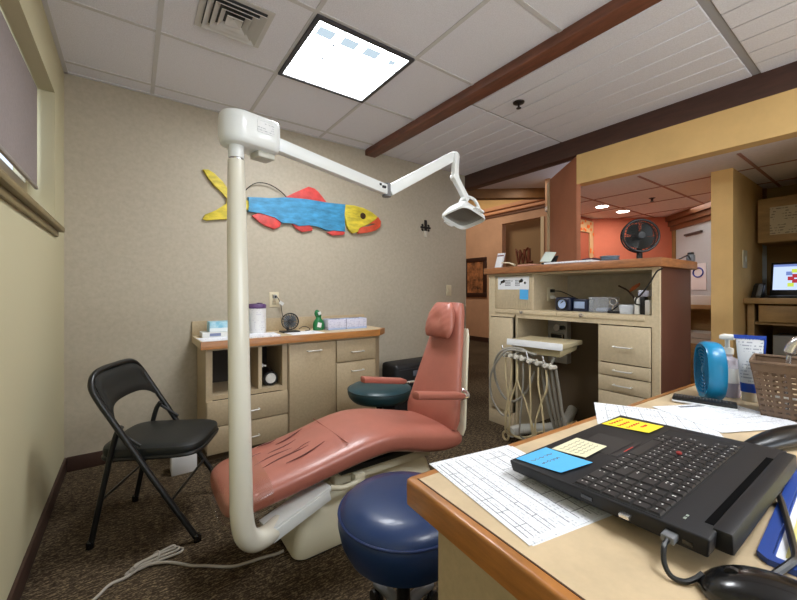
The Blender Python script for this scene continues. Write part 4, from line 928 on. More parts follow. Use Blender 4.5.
# knee-space utility box
t = thing('utility_box', 'pale utility box with hose valves inside the knee space', 'utility box', (2.95, 1.75, .5))
b = MB(M('utility_blue_grey', (206, 208, 214), .5)); b.box((2.92, 1.67, .50), (2.987, 1.842, .892), bev=.004); b.build('panel', t)
b = MB(chrome, black_pl); b.cyl((2.919, 1.74, .80), (2.88, 1.74, .80), .028, seg=18); b.cyl((2.919, 1.70, .80), (2.89, 1.70, .80), .018, seg=16, mi=1); b.box((2.89, 1.69, .70), (2.9195, 1.80, .75), 1, bev=.006); b.build('valve', t)
# ----- things on the cabinet top
t = thing('display_card', 'small white card standing upright at the left end of the oak shelf top', 'card', (2.52, 2.05, ZT))
b = MB(white_paper); b.hexa([(2.50, 2.005, ZT), (2.515, 2.005, ZT), (2.515, 2.075, ZT), (2.50, 2.075, ZT), (2.53, 1.995, ZT + .125), (2.545, 1.995, ZT + .125), (2.545, 2.063, ZT + .125), (2.53, 2.063, ZT + .125)]); b.build('card', t)
b = MB(M('red_brown_strip', (120, 66, 60), .6)); b.hexa([(2.5225, 1.998, ZT + .098), (2.524, 1.998, ZT + .098), (2.524, 2.064, ZT + .098), (2.5225, 2.064, ZT + .098), (2.525, 1.997, ZT + .108), (2.5265, 1.997, ZT + .108), (2.5265, 2.063, ZT + .108), (2.525, 2.063, ZT + .108)]); b.build('strip', t)
b = MB(M('ivory_plastic', (220, 208, 180), .4)); b.tube(cr([(2.50, 2.0, ZT + .04), (2.50, 1.93, ZT + .035), (2.49, 1.86, ZT + .012)], 5), [.006] * 8 + [.009] * 3, 8); tag(b.build('stick', loc=(2.5, 1.92, ZT)), 'thin ivory stick leaning from the small white card', 'stick')
t = thing('card_holder', 'white tilted card in a black holder near the cream corner trim', 'card holder', (2.55, 1.58, ZT))
b = MB(black_pl); b.box((2.50, 1.535, ZT), (2.58, 1.635, ZT + .02), bev=.006); b.hexa([(2.53, 1.54, ZT + .02), (2.55, 1.54, ZT + .02), (2.55, 1.63, ZT + .02), (2.53, 1.63, ZT + .02), (2.57, 1.54, ZT + .07), (2.58, 1.54, ZT + .07), (2.58, 1.63, ZT + .07), (2.57, 1.63, ZT + .07)]); b.build('holder', t)
b = MB(M('pale_green_card', (206, 216, 206), .6)); b.hexa([(2.505, 1.56, ZT + .021), (2.51, 1.56, ZT + .021), (2.51, 1.648, ZT + .028), (2.505, 1.648, ZT + .028), (2.56, 1.548, ZT + .095), (2.565, 1.548, ZT + .095), (2.565, 1.635, ZT + .105), (2.56, 1.635, ZT + .105)]); b.build('card', t)
paper('paper_sheet', 'white papers lying along the front edge of the oak shelf top', 2.50, 1.40, ZT, .12, .34, 0, faint_m, t=.012)
paper('pink_folder', 'pinkish folder lying left of the tilted card', 2.49, 1.73, ZT, .10, .14, 0, M('pinkish_card', (206, 150, 132), .7), t=.010, cat='folder')
t = thing('purple_bowl', 'dark purple dish on the oak shelf top', 'dish', (2.60, 1.32, ZT))
b = MB(M('purple_glaze', (70, 54, 84), .3)); b.lathe([(0, ZT), (.04, ZT), (.062, ZT + .03), (.058, ZT + .031), (.036, ZT + .008), (0, ZT + .007)], (2.62, 1.32, 0), 28); b.build('bowl', t)
b = MB(M('rust_candy', (140, 70, 50), .5)); 
for k in range(6): a = k * 1.05; b.lathe([(0, -.012), (.014, 0), (0, .012)], (2.62 + .024 * math.cos(a), 1.32 + .024 * math.sin(a), ZT + .03), 8)
b.build('sweets', t)
t = thing('glass_dish', 'blue grey stacked dish on the oak shelf top', 'dish', (2.62, 1.20, ZT))
b = MB(M('blue_grey_glaze', (122, 142, 158), .3)); b.lathe([(0, ZT), (.045, ZT), (.062, ZT + .022), (.05, ZT + .024), (.062, ZT + .042), (.058, ZT + .043), (.04, ZT + .028), (0, ZT + .027)], (2.64, 1.205, 0), 28); b.build('dish', t)
t = thing('table_fan', 'black round table fan on top of the treatment cabinet', 'fan', (2.78, 1.05, ZT))
fan_head(t, (2.75, 1.056, 1.476), (-.72, -.66, .08), .108, .045, black_pl, M('fan_blade_dark', (34, 42, 42), .3), wires=28, rings=6, wr=.0016)
b = MB(black_pl); b.lathe([(0, ZT), (.085, ZT), (.085, ZT + .008), (.07, ZT + .018), (.03, ZT + .024), (0, ZT + .025)], (2.79, 1.08, 0), 32); b.tube(cr([(2.79, 1.08, ZT + .02), (2.80, 1.085, 1.40), (2.795, 1.085, 1.478)], 5), .018, 10); b.build('stand', t)
b = MB(black_pl); b.tube(cr([(2.85, 1.0, ZT + .006), (2.87, .93, ZT + .006), (2.89, .89, ZT + .012), (2.91, .86, ZT + .03), (2.93, .85, ZT + .035), (2.955, .845, ZT + .008)], 6), .004, 6); b.build('cord', t)
t = thing('small_gadget', 'tiny grey gadget on the right back corner of the oak shelf top', 'gadget', (2.99, .855, ZT))
b = MB(grey_pl); b.box((2.97, .835, ZT), (3.015, .875, ZT + .045), bev=.006); b.build('body', t)
b = MB(black_pl); b.box((2.98, .840, ZT + .0455), (3.01, .870, ZT + .060), bev=.003); b.build('top', t)
# ================================================================== DELIVERY UNIT
t = thing('delivery_unit', 'dental instrument tray unit with hanging hoses in the knee space', 'delivery unit', (2.45, 1.6, 0))
wv = Vector((.12, -.993, 0)); dv2 = Vector((.993, .12, 0)); O = Vector((2.226, 1.724, 0))
def DU(w_, d_, z): return O + wv * w_ + dv2 * d_ + Vector((0, 0, z))
b = MB(M('tray_top_tan', (196, 182, 146), .5)); b.hexa([DU(0, 0, .725), DU(.395, 0, .725), DU(.395, .33, .725), DU(0.0, .33, .725), DU(0, 0, .755), DU(.395, 0, .755), DU(.395, .33, .755), DU(0, .33, .755)], 0, .004); b.build('tray', t)
b = MB(M('tray_edge_white', (226, 228, 230), .4)); b.hexa([DU(-.004, -.016, .716), DU(.399, -.016, .716), DU(.399, -.0005, .716), DU(-.004, -.0005, .716), DU(-.004, -.008, .761), DU(.399, -.008, .761), DU(.399, -.0005, .761), DU(-.004, -.0005, .761)], 0, .003); b.build('front_rail', t)
b = MB(M('tray_under_tan', (170, 156, 120), .6)); b.hexa([DU(.05, .01, .668), DU(.378, .01, .668), DU(.378, .27, .690), DU(.05, .27, .690), DU(.05, .005, .7245), DU(.378, .005, .7245), DU(.378, .29, .7245), DU(.05, .29, .7245)], 0, .004); b.build('tray_body', t)
b = MB(M('support_dark', (60, 58, 56), .5)); b.box((2.53, 1.60, .64), (2.985, 1.66, .6675), bev=.006); b.build('support_arm', t)
# holder rail with hand pieces
b = MB(M('holder_grey', (120, 118, 110), .4)); b.tube([DU(.0, -.045, .648), DU(.36, -.045, .600)], .012, 10); b.tube([DU(.06, -.045, .64), DU(.08, .04, .67)], .009, 8); b.tube([DU(.33, -.045, .604), DU(.33, .04, .67)], .009, 8); b.build('holder_bar', t)
hg = M('hose_beige', (206, 190, 150), .5); hgy = M('hose_grey', (150, 146, 136), .5); hw_ = M('holder_white', (216, 212, 200), .4)
spots = [.015, .06, .105, .15, .20, .26, .315, .355]
for i, w_ in enumerate(spots):
    z0 = .648 - .048 * w_ / .36
    b = MB(hw_); a0 = DU(w_, -.085, z0 + .012); a1 = DU(w_, -.01, z0 + .004)
    b.tube([a0, a0 * .7 + a1 * .3, a1], [.012, .017, .013], 12); b.tube([DU(w_, -.06, z0 + .0), DU(w_ - .012, -.062, z0 + .036)], [.009, .006], 8); hp = b.build('handpiece_holder', t)
    if i in (0, 4, 6):
        b = MB(chrome); b.tube([DU(w_, -.075, z0 - .01), DU(w_ - .015, -.08, z0 + .075)], [.008, .005], 10); b.build('handpiece', hp)
def hose(name, pts, r, m): 
    b = MB(m); b.tube(cr(pts, 7), r, 8); return b.build(name, t)
for i, (w0, w1, dz, m) in enumerate(((.015, .05, .04, hg), (.06, .015, .06, hg), (.105, .02, .05, hg), (.105, .22, .07, hg), (.15, .13, .045, hgy), (.20, .21, .05, hg), (.26, .30, .08, hg), (.315, .24, .1, hg))):
    z0 = .63 - .048 * w0 / .36
    hose('hose', [DU(w0, -.055, z0), DU(w0 + .008, -.07, z0 - .12), DU((w0 + w1) / 2 + .006, -.065, .36), DU(w1, -.06, .20), DU(w1 + (.02 if i % 2 else -.01), -.03, .085), DU(w1 + .06, .09, .03 + .004 * i), DU(w1 + .10, .28, .035 + .004 * i), DU(.26, .56, .09)], .0062, m)
# big loops on the left, thick grey hoses on the right, corrugated floor hose
hose('coiled_hose', [DU(.20, .0, .66), DU(.12, -.05, .705), DU(.02, -.09, .69), DU(-.055, -.08, .60), DU(-.075, -.05, .47), DU(-.01, -.05, .35), DU(.08, -.05, .33), DU(.17, -.04, .42), DU(.22, -.03, .56)], .0085, hgy)
hose('coiled_hose', [DU(.22, -.005, .67), DU(.13, -.055, .69), DU(.03, -.095, .675), DU(-.09, -.08, .50), DU(-.10, -.06, .33), DU(-.02, -.06, .22), DU(.05, -.05, .22)], .0075, hgy)
for k in range(4):
    hose('grey_hose', [DU(.27 + .03 * k, -.02, .59), DU(.28 + .032 * k, -.0, .44), DU(.31 + .028 * k, .03, .25), DU(.34 + .03 * k, .10, .10), DU(.38 + .03 * k, .26, .04), DU(.40, .45, .06)], .0105, hgy)
b = MB(M('corrugated_grey', (186, 184, 176), .5)); P = cr([(2.27, 1.735, .062), (2.36, 1.735, .06), (2.48, 1.70, .055), (2.60, 1.64, .05), (2.74, 1.62, .05), (2.84, 1.62, .08), (2.94, 1.63, .14)], 14)
b.tube(P, [.036 + .003 * (i % 2) for i in range(len(P))], 14); b.build('floor_hose', t)
b = MB(hg); c_ = Vector((2.235, 1.75, .04)); b.tube([c_ + Vector((0.0, .026 * math.cos(a), .03 * math.sin(a))) for a in [2 * PI * k / 20 for k in range(20)]], .008, 8, closed=True); b.build('hose_end', t)
# ================================================================== DESK
RD = -.052; DO = Vector((.434, .583, 0)); dxv = Vector((math.cos(RD), math.sin(RD), 0)); dyv = Vector((-math.sin(RD), math.cos(RD), 0))
def DK(x, y, z): return DO + dxv * x + dyv * y + Vector((0, 0, z))
t = thing('desk', 'large tan desk with honey oak edge in the foreground', 'desk', DK(1, -.5, 0), RD)
desk_lam = M('desk_laminate', (204, 182, 148), .42, noise=(11, .05), bump=(70, .03), spec=.4)
b = MB(desk_lam); b.hexa([DK(.021, -1.3, .700), DK(1.95, -1.3, .700), DK(1.95, -.021, .700), DK(.021, -.021, .700), DK(.021, -1.3, .74), DK(1.95, -1.3, .74), DK(1.95, -.021, .74), DK(.021, -.021, .74)]); b.build('top', t)
b = MB(M('desk_seam', (70, 40, 18), .6)); b.hexa([DK(.018, -1.3, .702), DK(.0208, -1.3, .702), DK(.0208, -.018, .702), DK(.018, -.018, .702), DK(.018, -1.3, .7402), DK(.0208, -1.3, .7402), DK(.0208, -.018, .7402), DK(.018, -.018, .7402)])
b.build('seam', t)
b = MB(oak)
b.prism([DK(0.0, -1.3, .692), DK(.0175, -1.3, .692), DK(.0175, -.0175, .692), DK(1.95, -.0175, .692), DK(1.95, 0, .692), DK(.012, 0, .692), DK(.004, -.003, .692), DK(0, -.01, .692)], (0, 0, .0475), bev=.006, seg=3); b.build('edge_trim', t)
b = MB(laminate); b.hexa([DK(.045, -1.25, 0), DK(.075, -1.25, 0), DK(.075, -.05, 0), DK(.045, -.05, 0), DK(.045, -1.25, .6915), DK(.075, -1.25, .6915), DK(.075, -.05, .6915), DK(.045, -.05, .6915)]); b.build('side_panel', t)
b = MB(laminate); b.hexa([DK(.0755, -.08, .08), DK(1.9, -.08, .08), DK(1.9, -.05, .08), DK(.0755, -.05, .08), DK(.0755, -.08, .699), DK(1.9, -.08, .699), DK(1.9, -.05, .699), DK(.0755, -.05, .699)]); b.build('back_panel', t)
b = MB(laminate); b.hexa([DK(1.88, -1.25, 0), DK(1.91, -1.25, 0), DK(1.91, -.081, 0), DK(1.88, -.081, 0), DK(1.88, -1.25, .699), DK(1.91, -1.25, .699), DK(1.91, -.081, .699), DK(1.88, -.081, .699)]); b.build('side_panel', t)
ZK = .7405
# ---- papers
fl = []
for x in (-.098, -.088, -.074, -.052, -.042, -.012, .012, .04, .066, .09): fl.append((x - .0005, -.128, x + .0005, .125))
for (x0, x1, ys_) in ((-.098, -.074, (-.1, -.06, -.02, .03, .08)), (-.052, -.042, (-.09, -.05, -.01, .04, .09)), (.012, .066, (-.11, -.08, -.05, 0, .05, .1)), (.066, .09, (-.06, .02))):
    for y in ys_: fl.append((x0, y - .0004, x1, y + .0004))
land = print_mat('form_print_landscape', (232, 235, 240), (128, 134, 148), .0072, .0030, .55, axis=(1, 0), dens=.4)
paper('paper_form', 'printed form lying under the near corner of the laptop', .592, .440, ZK, .216, .279, -.17, land, t=.0012, lines=fl)
paper('paper_form', 'second printed form peeking out under the first near the laptop', .597, .434, ZK - .0004, .214, .277, -.185, white_paper, t=.0003)
fl2 = [(-.09, y - .0005, .09, y + .0005) for y in (.11, .075, .06, .02, -.03, -.07, -.1)] + [(x - .0004, -.1, x + .0004, .11) for x in (-.09, -.04, .03, .09)]
pf = print_mat('report_print', (232, 235, 240), (112, 118, 132), .009, .0026, .55, dens=.45)
paper('paper_form', 'printed sheet behind the yellow sticky note', 1.20, .435, ZK, .216, .279, .50, pf, t=.0014, lines=fl2)
paper('paper_form', 'printed sheet with a dark bar lying in front of the blue fan', 1.40, .318, ZK + .0016, .279, .216, -.47, pf, t=.0012, lines=[(-.06, .085, .10, .096), (-.12, -.02, .12, -.0194), (-.12, -.06, .10, -.0594)])
# ---- laptop
LA = Vector((.600, .462, .775)); lx = Vector((1, -.012, 0)).normalized(); lq = Vector((-.012, -1, .045)).normalized(); ln = lq.cross(lx).normalized()
if ln.z < 0: ln = -ln
def LP(x, q, h): return LA + lx * x + lq * q + ln * h
def lbox(mb, x0, x1, q0, q1, h0, h1, mi=0, bev=0, tp=0, seg=2):
    return mb.hexa([LP(x0, q0, h0), LP(x1, q0, h0), LP(x1, q1, h0), LP(x0, q1, h0), LP(x0 + tp, q0 + tp, h1), LP(x1 - tp, q0 + tp, h1), LP(x1 - tp, q1 - tp, h1), LP(x0 + tp, q1 - tp, h1)], mi, bev, seg)
t = thing('laptop', 'black laptop keyboard base lying flat open on the desk', 'laptop', LP(.21, .16, -.03))
lm = M('laptop_black', (27, 27, 30), .5, spec=.35, bump=(400, .03))
b = MB(lm)
b.hexa([LP(.004, .004, -.021), LP(.456, .004, -.021), LP(.456, .308, -.027), LP(.004, .308, -.027), LP(0, 0, 0), LP(.46, 0, 0), LP(.46, .312, 0), LP(0, .312, 0)], 0, .003, 3); b.build('body', t)
b = MB(lm)
lbox(b, .030, .438, .3055, .328, -.026, .0030, 0, .004); b.build('hinge_cover', t)
b = MB(M('slot_black', (8, 8, 9), .9, spec=.05)); lbox(b, .042, .386, .2950, .3050, .0001, .0006); b.build('hinge_slot', t)
b = MB(M('keyboard_well', (18, 18, 20), .6)); lbox(b, .006, .424, .125, .2565, .0001, .0007); b.build('keyboard_well', t)
kb = MB(M('key_black', (30, 30, 33), .45), M('key_legend', (226, 226, 226), .6))
def key(x0, x1, q0, q1, n=1):
    lbox(kb, x0 + .001, x1 - .001, q0 + .001, q1 - .001, .0008, .0034, 0, 0, .0014)
    for k in range(n):
        xm = x1 - .0065 - .0055 * k; 
        lbox(kb, xm - .0015, xm + .0015, q0 + .0065, q0 + .0085, .00345, .00365, 1)
        if random.random() < .25: lbox(kb, xm - .0012, xm + .0012, q1 - .0085, q1 - .006, .00345, .00365, 1)
R0 = .127; PQ = .0221
for r in range(6):          # r = 0 nearest the palm rest
    q0 = R0 + PQ * r; q1 = q0 + PQ * (1 if r < 5 else .8)
    for c_ in range(4):
        if r == 0 and c_ == 3: continue
        x0 = .009 + .0200 * c_
        if r == 0 and c_ == 2: key(x0, x0 + .0396, q0, q1)
        else: key(x0, x0 + .0198, q0, q1)
    X = .094; end = .422
    rows = {0: [.0198] * 3 + [.024, .024, .118, .024, .024], 1: [.045] + [.0203] * 10 + [.03], 2: [.040] + [.0203] * 11 + [.03], 3: [.030] + [.0203] * 12, 4: [.038] + [.0203] * 13, 5: [.0195] * 16}[r]
    for w_ in rows:
        if X + w_ > end + .002: w_ = end - X
        if w_ < .008: break
        key(X, X + w_, q0, q1, 2 if w_ > .03 and w_ < .1 else (1 if w_ < .1 else 0)); X += w_
kb.build('keys', t)
b = MB(M('red_nub', (150, 44, 40), .7)); b.lathe([(0, 0), (.0045, 0), (.005, .003), (.003, .005), (0, .0054)], LP(.272, .192, .003), 14); b.build('pointing_nub', t)
b = MB(M('touchpad_black', (24, 24, 27), .48)); lbox(b, .17, .28, .035, .108, .0001, .0005); lbox(b, .17, .28, .110, .122, .0001, .0016, 0, .0008, seg=1); b.build('touchpad', t)
b = MB(M('red_line', (190, 60, 50), .5)); lbox(b, .205, .245, .1195, .1215, .0017, .0020); b.build('button_line', t)
b = MB(M('led_green', (150, 160, 150), .5)); lbox(b, .030, .036, .274, .277, .0001, .0006); lbox(b, .040, .045, .274, .277, .0001, .0006); b.build('power_mark', t)
b = MB(chrome, black_gloss)
b.box((.588, .242, .770), (.604, .256, .7755), 0, bev=.001); b.build('receiver', t, label='silver wireless receiver')
for y0, y1 in ((.30, .318), (.168, .18)):
    b = MB(black_gloss); b.box((.598, y0, .768), (.6025, y1, .774)); b.build('port', t)
for x, q in ((.04, .04), (.42, .04), (.10, .28), (.40, .28)):
    b = MB(black_pl); b.cyl(LP(x, q, -.0215), Vector((LP(x, q, 0).x, LP(x, q, 0).y, .7430)), .007, seg=14); b.build('foot', t)
# plug and its cable
b = MB(grey_pl, black_pl); b.box((.581, .184, .768), (.6015, .200, .778), 0, bev=.002); b.tube(cr([(.582, .192, .773), (.568, .191, .769), (.557, .187, .756), (.552, .178, .7465), (.557, .166, .7445), (.568, .158, .748), (.578, .153, .753)], 7), .0032, 8, 1)
tag(b.build('mouse_cable', loc=(.57, .18, ZK)), 'black cable with grey plug from the laptop side to the mouse', 'cable')
# sticky notes lying on the laptop
def note(label, quad, mat, marks=None, curl=.0):
    h = .0012
    ps = [Vector(p) for p in quad]
    b = MB(mat, M('red_scribble', (206, 66, 40), .7), M('grey_scribble', (130, 124, 112), .7))
    def Q(u, v, hh):
        x = (ps[0] * (1 - u) + ps[1] * u) * (1 - v) + (ps[3] * (1 - u) + ps[2] * u) * v
        z = LA.z + (LA.y - x.y) * .045 + h + hh + curl * max(0, v - .3) ** 2
        return Vector((x.x, x.y, z))
    N = 8; rg = []
    for i in range(N + 1):
        v = i / N; rg.append([Q(0, v, 0), Q(1, v, 0), Q(1, v, .0008), Q(0, v, .0008)])
    b.loft(rg)
    for (u0, v0, u1, v1, r, mi) in marks or ():
        pts = [Q(u0 + (u1 - u0) * k / 14, v0 + (v1 - v0) * k / 14 + .035 * math.sin(k * 2.3 + u0 * 40) , .0011) for k in range(15)]
        b.tube(pts, r, 4, mi)
    c = sum(ps, Vector()) / 4
    return tag(b.build('sticky_note', loc=(c.x, c.y, .776)), label, 'sticky note')
note('bright blue sticky note on the near corner of the laptop', [(.612, .455, 0), (.706, .450, 0), (.704, .352, 0), (.620, .366, 0)], blue_note, [(.1, .3, .8, .28, .0005, 2), (.15, .5, .7, .5, .0005, 2)], .003)
note('cream sticky note beside the bright blue note on the laptop', [(.7085, .4385, 0), (.8075, .4385, 0), (.8046, .373, 0), (.7174, .372, 0)], M('cream_note', (228, 222, 188), .7), [(.1, .2 + .15 * k, .9, .2 + .15 * k, .0004, 2) for k in range(5)], .002)
note('yellow sticky note with red handwriting at the back of the laptop', [(.944, .450, 0), (1.028, .444, 0), (1.030, .347, 0), (.956, .351, 0)], M('yellow_note', (242, 218, 50), .7), [(.12 + .3 * k % .3, .15 + .19 * k, .85 - .1 * (k % 2), .15 + .19 * k, .0011, 1) for k in range(4)], .002)
# mouse
t = thing('mouse', 'glossy black computer mouse in front of the laptop', 'mouse', (.585, .075, ZK))
b = MB(M('mouse_black', (14, 15, 17), .24, coat=.3)); rings = []
mc = Vector((.583, .086, ZK)); md = Vector((-.1, 1, 0)).normalized(); ms = Vector((md.y, -md.x, 0))
for i in range(15):
    u = i / 14; a = (u - .5) * .142; k = max(.05, (1 - abs(2 * u - 1) ** 3.0)) ** .5; hw = .040 * k; H_ = (.042 - .012 * (u - .35) ** 2 * 4 * (1 if u > .35 else .6)) * k
    rings.append([mc + md * a + ms * (hw * math.copysign(abs(math.cos(PI * j / 16)) ** .8, math.cos(PI * j / 16))) + Vector((0, 0, .003 + H_ * abs(math.sin(PI * j / 16)) ** .75)) for j in range(17)] + [mc + md * a - ms * hw * .9 + Vector((0, 0, .001)), mc + md * a + ms * hw * .9 + Vector((0, 0, .001))])
b.loft(rings); b.build('shell', t, sharp=60)
b = MB(black_pl); b.cyl(mc + md * .038 - ms * .003 + Vector((0, 0, .028)), mc + md * .038 + ms * .003 + Vector((0, 0, .028)), .009, seg=18); b.build('scroll_wheel', t)
# clipboard tray at right edge
t = thing('blue_clipboard', 'blue framed clipboard with a yellow pad beside the mouse', 'clipboard', (.9, .02, ZK))
bl = M('blue_frame_plastic', (36, 70, 150), .4); cA = Vector((.688, .125, ZK)); cx1 = Vector((.998, .04, 0)).normalized(); cy1 = Vector((.04, -.998, 0)).normalized()
def CB(x, y, z): return cA + cx1 * x + cy1 * y + Vector((0, 0, z))
b = MB(bl)
for i in range(1):
    out = [(0.012, 0), (.40, 0), (.412, .012), (.412, .288), (.40, .30), (.012, .30), (0, .288), (0, .012)]
    inn = [(.020, .014), (.392, .014), (.398, .020), (.398, .280), (.392, .286), (.020, .286), (.014, .280), (.014, .020)]
    b.loft([[CB(x, y, 0) for x, y in out], [CB(x, y, .008) for x, y in out], [CB(x, y, .008) for x, y in inn], [CB(x, y, 0) for x, y in inn]], closed=True)
b.build('frame', t)
b = MB(M('board_blue', (50, 84, 160), .5)); b.hexa([CB(.0145, .0145, .0), CB(.3975, .0145, .0), CB(.3975, .2855, .0), CB(.0145, .2855, .0), CB(.0145, .0145, .002), CB(.3975, .0145, .002), CB(.3975, .2855, .002), CB(.0145, .2855, .002)]); b.build('board', t)
b = MB(white_paper); b.hexa([CB(.017, .017, .0021), CB(.39, .017, .0021), CB(.39, .28, .0021), CB(.017, .28, .0021), CB(.017, .017, .0035), CB(.39, .017, .0035), CB(.39, .28, .0035), CB(.017, .28, .0035)]); b.build('white_sheet', t)
b = MB(M('yellow_pad', (222, 212, 140), .7)); b.hexa([CB(.030, .026, .0036), CB(.38, .024, .0036), CB(.38, .27, .0036), CB(.030, .27, .0036), CB(.030, .026, .0052), CB(.38, .024, .0052), CB(.38, .27, .0052), CB(.030, .27, .0052)]); b.build('yellow_pad', t)
b = MB(black_pl); b.tube(cr([(.95, .175, .7455), (.93, .150, .7495), (.905, .135, .7545), (.83, .116, .7545), (.755, .099, .7545), (.712, .090, .7545), (.690, .092, .7540), (.668, .100, .7475), (.645, .105, .7455), (.628, .105, .7455)], 7), .0045, 8)
tag(b.build('loose_cable', loc=(.75, .1, ZK)), 'thick black cable lying across the blue framed clipboard', 'cable')
# phone headset-like black handset right of papers
t = thing('phone_handset', 'glossy black handset lying behind the laptop at the right', 'handset', (1.30, .155, ZK))
b = MB(M('handset_black', (13, 14, 16), .3)); P = cr([(1.12, .225, .747), (1.16, .208, .753), (1.22, .185, .760), (1.30, .155, .764), (1.40, .115, .762), (1.46, .09, .756)], 6)
n = len(P); b.tube(P, [.005 + .015 * math.sin(PI * min(1, .05 + .8 * i / (n - 1))) for i in range(n)], 16, flat=1.5); b.build('grip', t)
b = MB(black_pl); b.tube(cr([(1.118, .226, .747), (1.10, .235, .7455), (1.085, .225, .7445), (1.075, .205, .7445), (1.085, .185, .7445)], 6), .0035, 6); b.build('cord', t)
# notebook strip
t = thing('spiral_notebook', 'narrow black spiral notebook in front of the blue fan', 'notebook', (1.545, .39, ZK))
na = Vector((1.505, .478, 0)); nd = Vector((.24, -.971, 0)); ns = Vector((-.971, -.24, 0))
def NB(x, y, z): return na + nd * x + ns * y + Vector((0, 0, z))
b = MB(black_pl); b.hexa([NB(0, 0, ZK + .0075), NB(.16, 0, ZK + .0075), NB(.16, .06, ZK + .0075), NB(0, .06, ZK + .0075), NB(0, 0, ZK + .0165), NB(.16, 0, ZK + .0165), NB(.16, .06, ZK + .0165), NB(0, .06, ZK + .0165)], 0, .003); b.build('cover', t)
b = MB(white_paper); b.hexa([NB(.0, .0, ZK + .0035), NB(.16, .0, ZK + .0035), NB(.16, .066, ZK + .0035), NB(0, .066, ZK + .0035), NB(0, .0, ZK + .0073), NB(.16, .0, ZK + .0073), NB(.16, .066, ZK + .0073), NB(0, .066, ZK + .0073)]); b.build('pages', t)
b = MB(grey_pl); 
for k in range(18): b.tube([NB(.008 + k * .008, .03 + .010 * math.cos(a), ZK + .018 + .004 * math.sin(a)) for a in [2 * PI * j / 10 for j in range(10)]], .0012, 5, closed=True)
b.build('spiral', t)
# blue fan
t = thing('desk_fan', 'turquoise blue round desk fan standing on the desk', 'fan', (1.57, .37, ZK))
fn = Vector((-.50, .866, 0)).normalized(); fr_ = Vector((fn.y, -fn.x, 0)); fc = Vector((1.575, .418, ZK + .098))
def FB(a, z, d): return fc + fr_ * a + Vector((0, 0, z)) + fn * d
def fring(r, d, n=48): return [FB(r * .86 * math.copysign(abs(math.cos(2 * PI * k / n)) ** .82, math.cos(2 * PI * k / n)), r * math.copysign(abs(math.sin(2 * PI * k / n)) ** .82, math.sin(2 * PI * k / n)), d) for k in range(n)]
tq = M('turquoise_plastic', (18, 128, 176), .32, coat=.15)
b = MB(tq); b.loft([fring(.080, .000), fring(.088, .004), fring(.094, -.002), fring(.096, -.012), fring(.096, -.034), fring(.092, -.044), fring(.084, -.047), fring(.06, -.048), fring(.058, -.042), fring(.078, -.040), fring(.080, -.01)], closed=True); b.build('housing', t, sharp=45)
b = MB(M('turquoise_grille', (20, 104, 146), .35))
for k in range(1, 8): b.tube(fring(.011 * k, -.004 + .001 * k % 2), .0016, 6, closed=True)
for k in range(8):
    a = 2 * PI * k / 8; b.tube([FB(.004 * math.cos(a), .004 * math.sin(a), -.004), FB(.07 * math.cos(a), .082 * math.sin(a), -.003)], .0016, 5)
b.lathe([(0, 0), (.014, 0), (.012, .004), (0, .005)], FB(0, 0, -.004), 16, mat=fn.to_track_quat('Z', 'Y').to_matrix()); b.build('grille', t)
b = MB(M('fan_blade_deep_blue', (10, 60, 92), .4))
for k in range(5):
    a0 = 2 * PI * k / 5; b.loft([[FB(r * math.cos(a0 + s_), r * math.sin(a0 + s_), -.028 + .014 * s_), FB(r * math.cos(a0 + s_) * 1.001, r * math.sin(a0 + s_), -.030 + .014 * s_), FB(.012 * math.cos(a0 + s_), .012 * math.sin(a0 + s_), -.030 + .014 * s_), FB(.012 * math.cos(a0 + s_), .012 * math.sin(a0 + s_), -.028 + .014 * s_)] for s_, r in ((0, .05), (.3, .066), (.6, .066), (.9, .05))])
b.build('blades', t)
b = MB(tq); b.loft([[FB(x, z, d) for x, d in ((-.045, -.002), (.045, -.002), (.045, -.044), (-.045, -.044))] for z in (-.098, -.088)]); b.build('base', t)
# pump bottle
t = thing('pump_bottle', 'clear pump bottle with white pump head behind the blue fan', 'bottle', (1.685, .375, ZK))
b = MB(M('clear_lilac', (206, 204, 222), .12, alpha=.55)); c0 = (1.69, .378, 0); b.lathe([(0, ZK), (.034, ZK), (.036, ZK + .005), (.036, ZK + .11), (.030, ZK + .128), (.014, ZK + .138), (.014, ZK + .146), (0, ZK + .146)], c0, 28); b.build('bottle', t)
b = MB(M('lilac_liquid', (170, 160, 186), .3)); b.lathe([(0, ZK + .003), (.033, ZK + .003), (.033, ZK + .045), (0, ZK + .045)], c0, 28); b.build('liquid', t)
b = MB(white_pl); b.lathe([(0, ZK + .1465), (.017, ZK + .1465), (.017, ZK + .166), (.007, ZK + .170), (.007, ZK + .196), (0, ZK + .196)], c0, 22); b.box((1.660, .355, ZK + .197), (1.710, .395, ZK + .214), bev=.005); b.tube([(1.685, .36, ZK + .206), (1.695, .325, ZK + .204), (1.697, .318, ZK + .194)], .006, 8); b.build('pump', t)
b = MB(white_pl); b.lathe([(.0362, ZK + .05), (.0368, ZK + .05), (.0368, ZK + .10), (.0362, ZK + .10)], c0, 28); b.build('label', t)
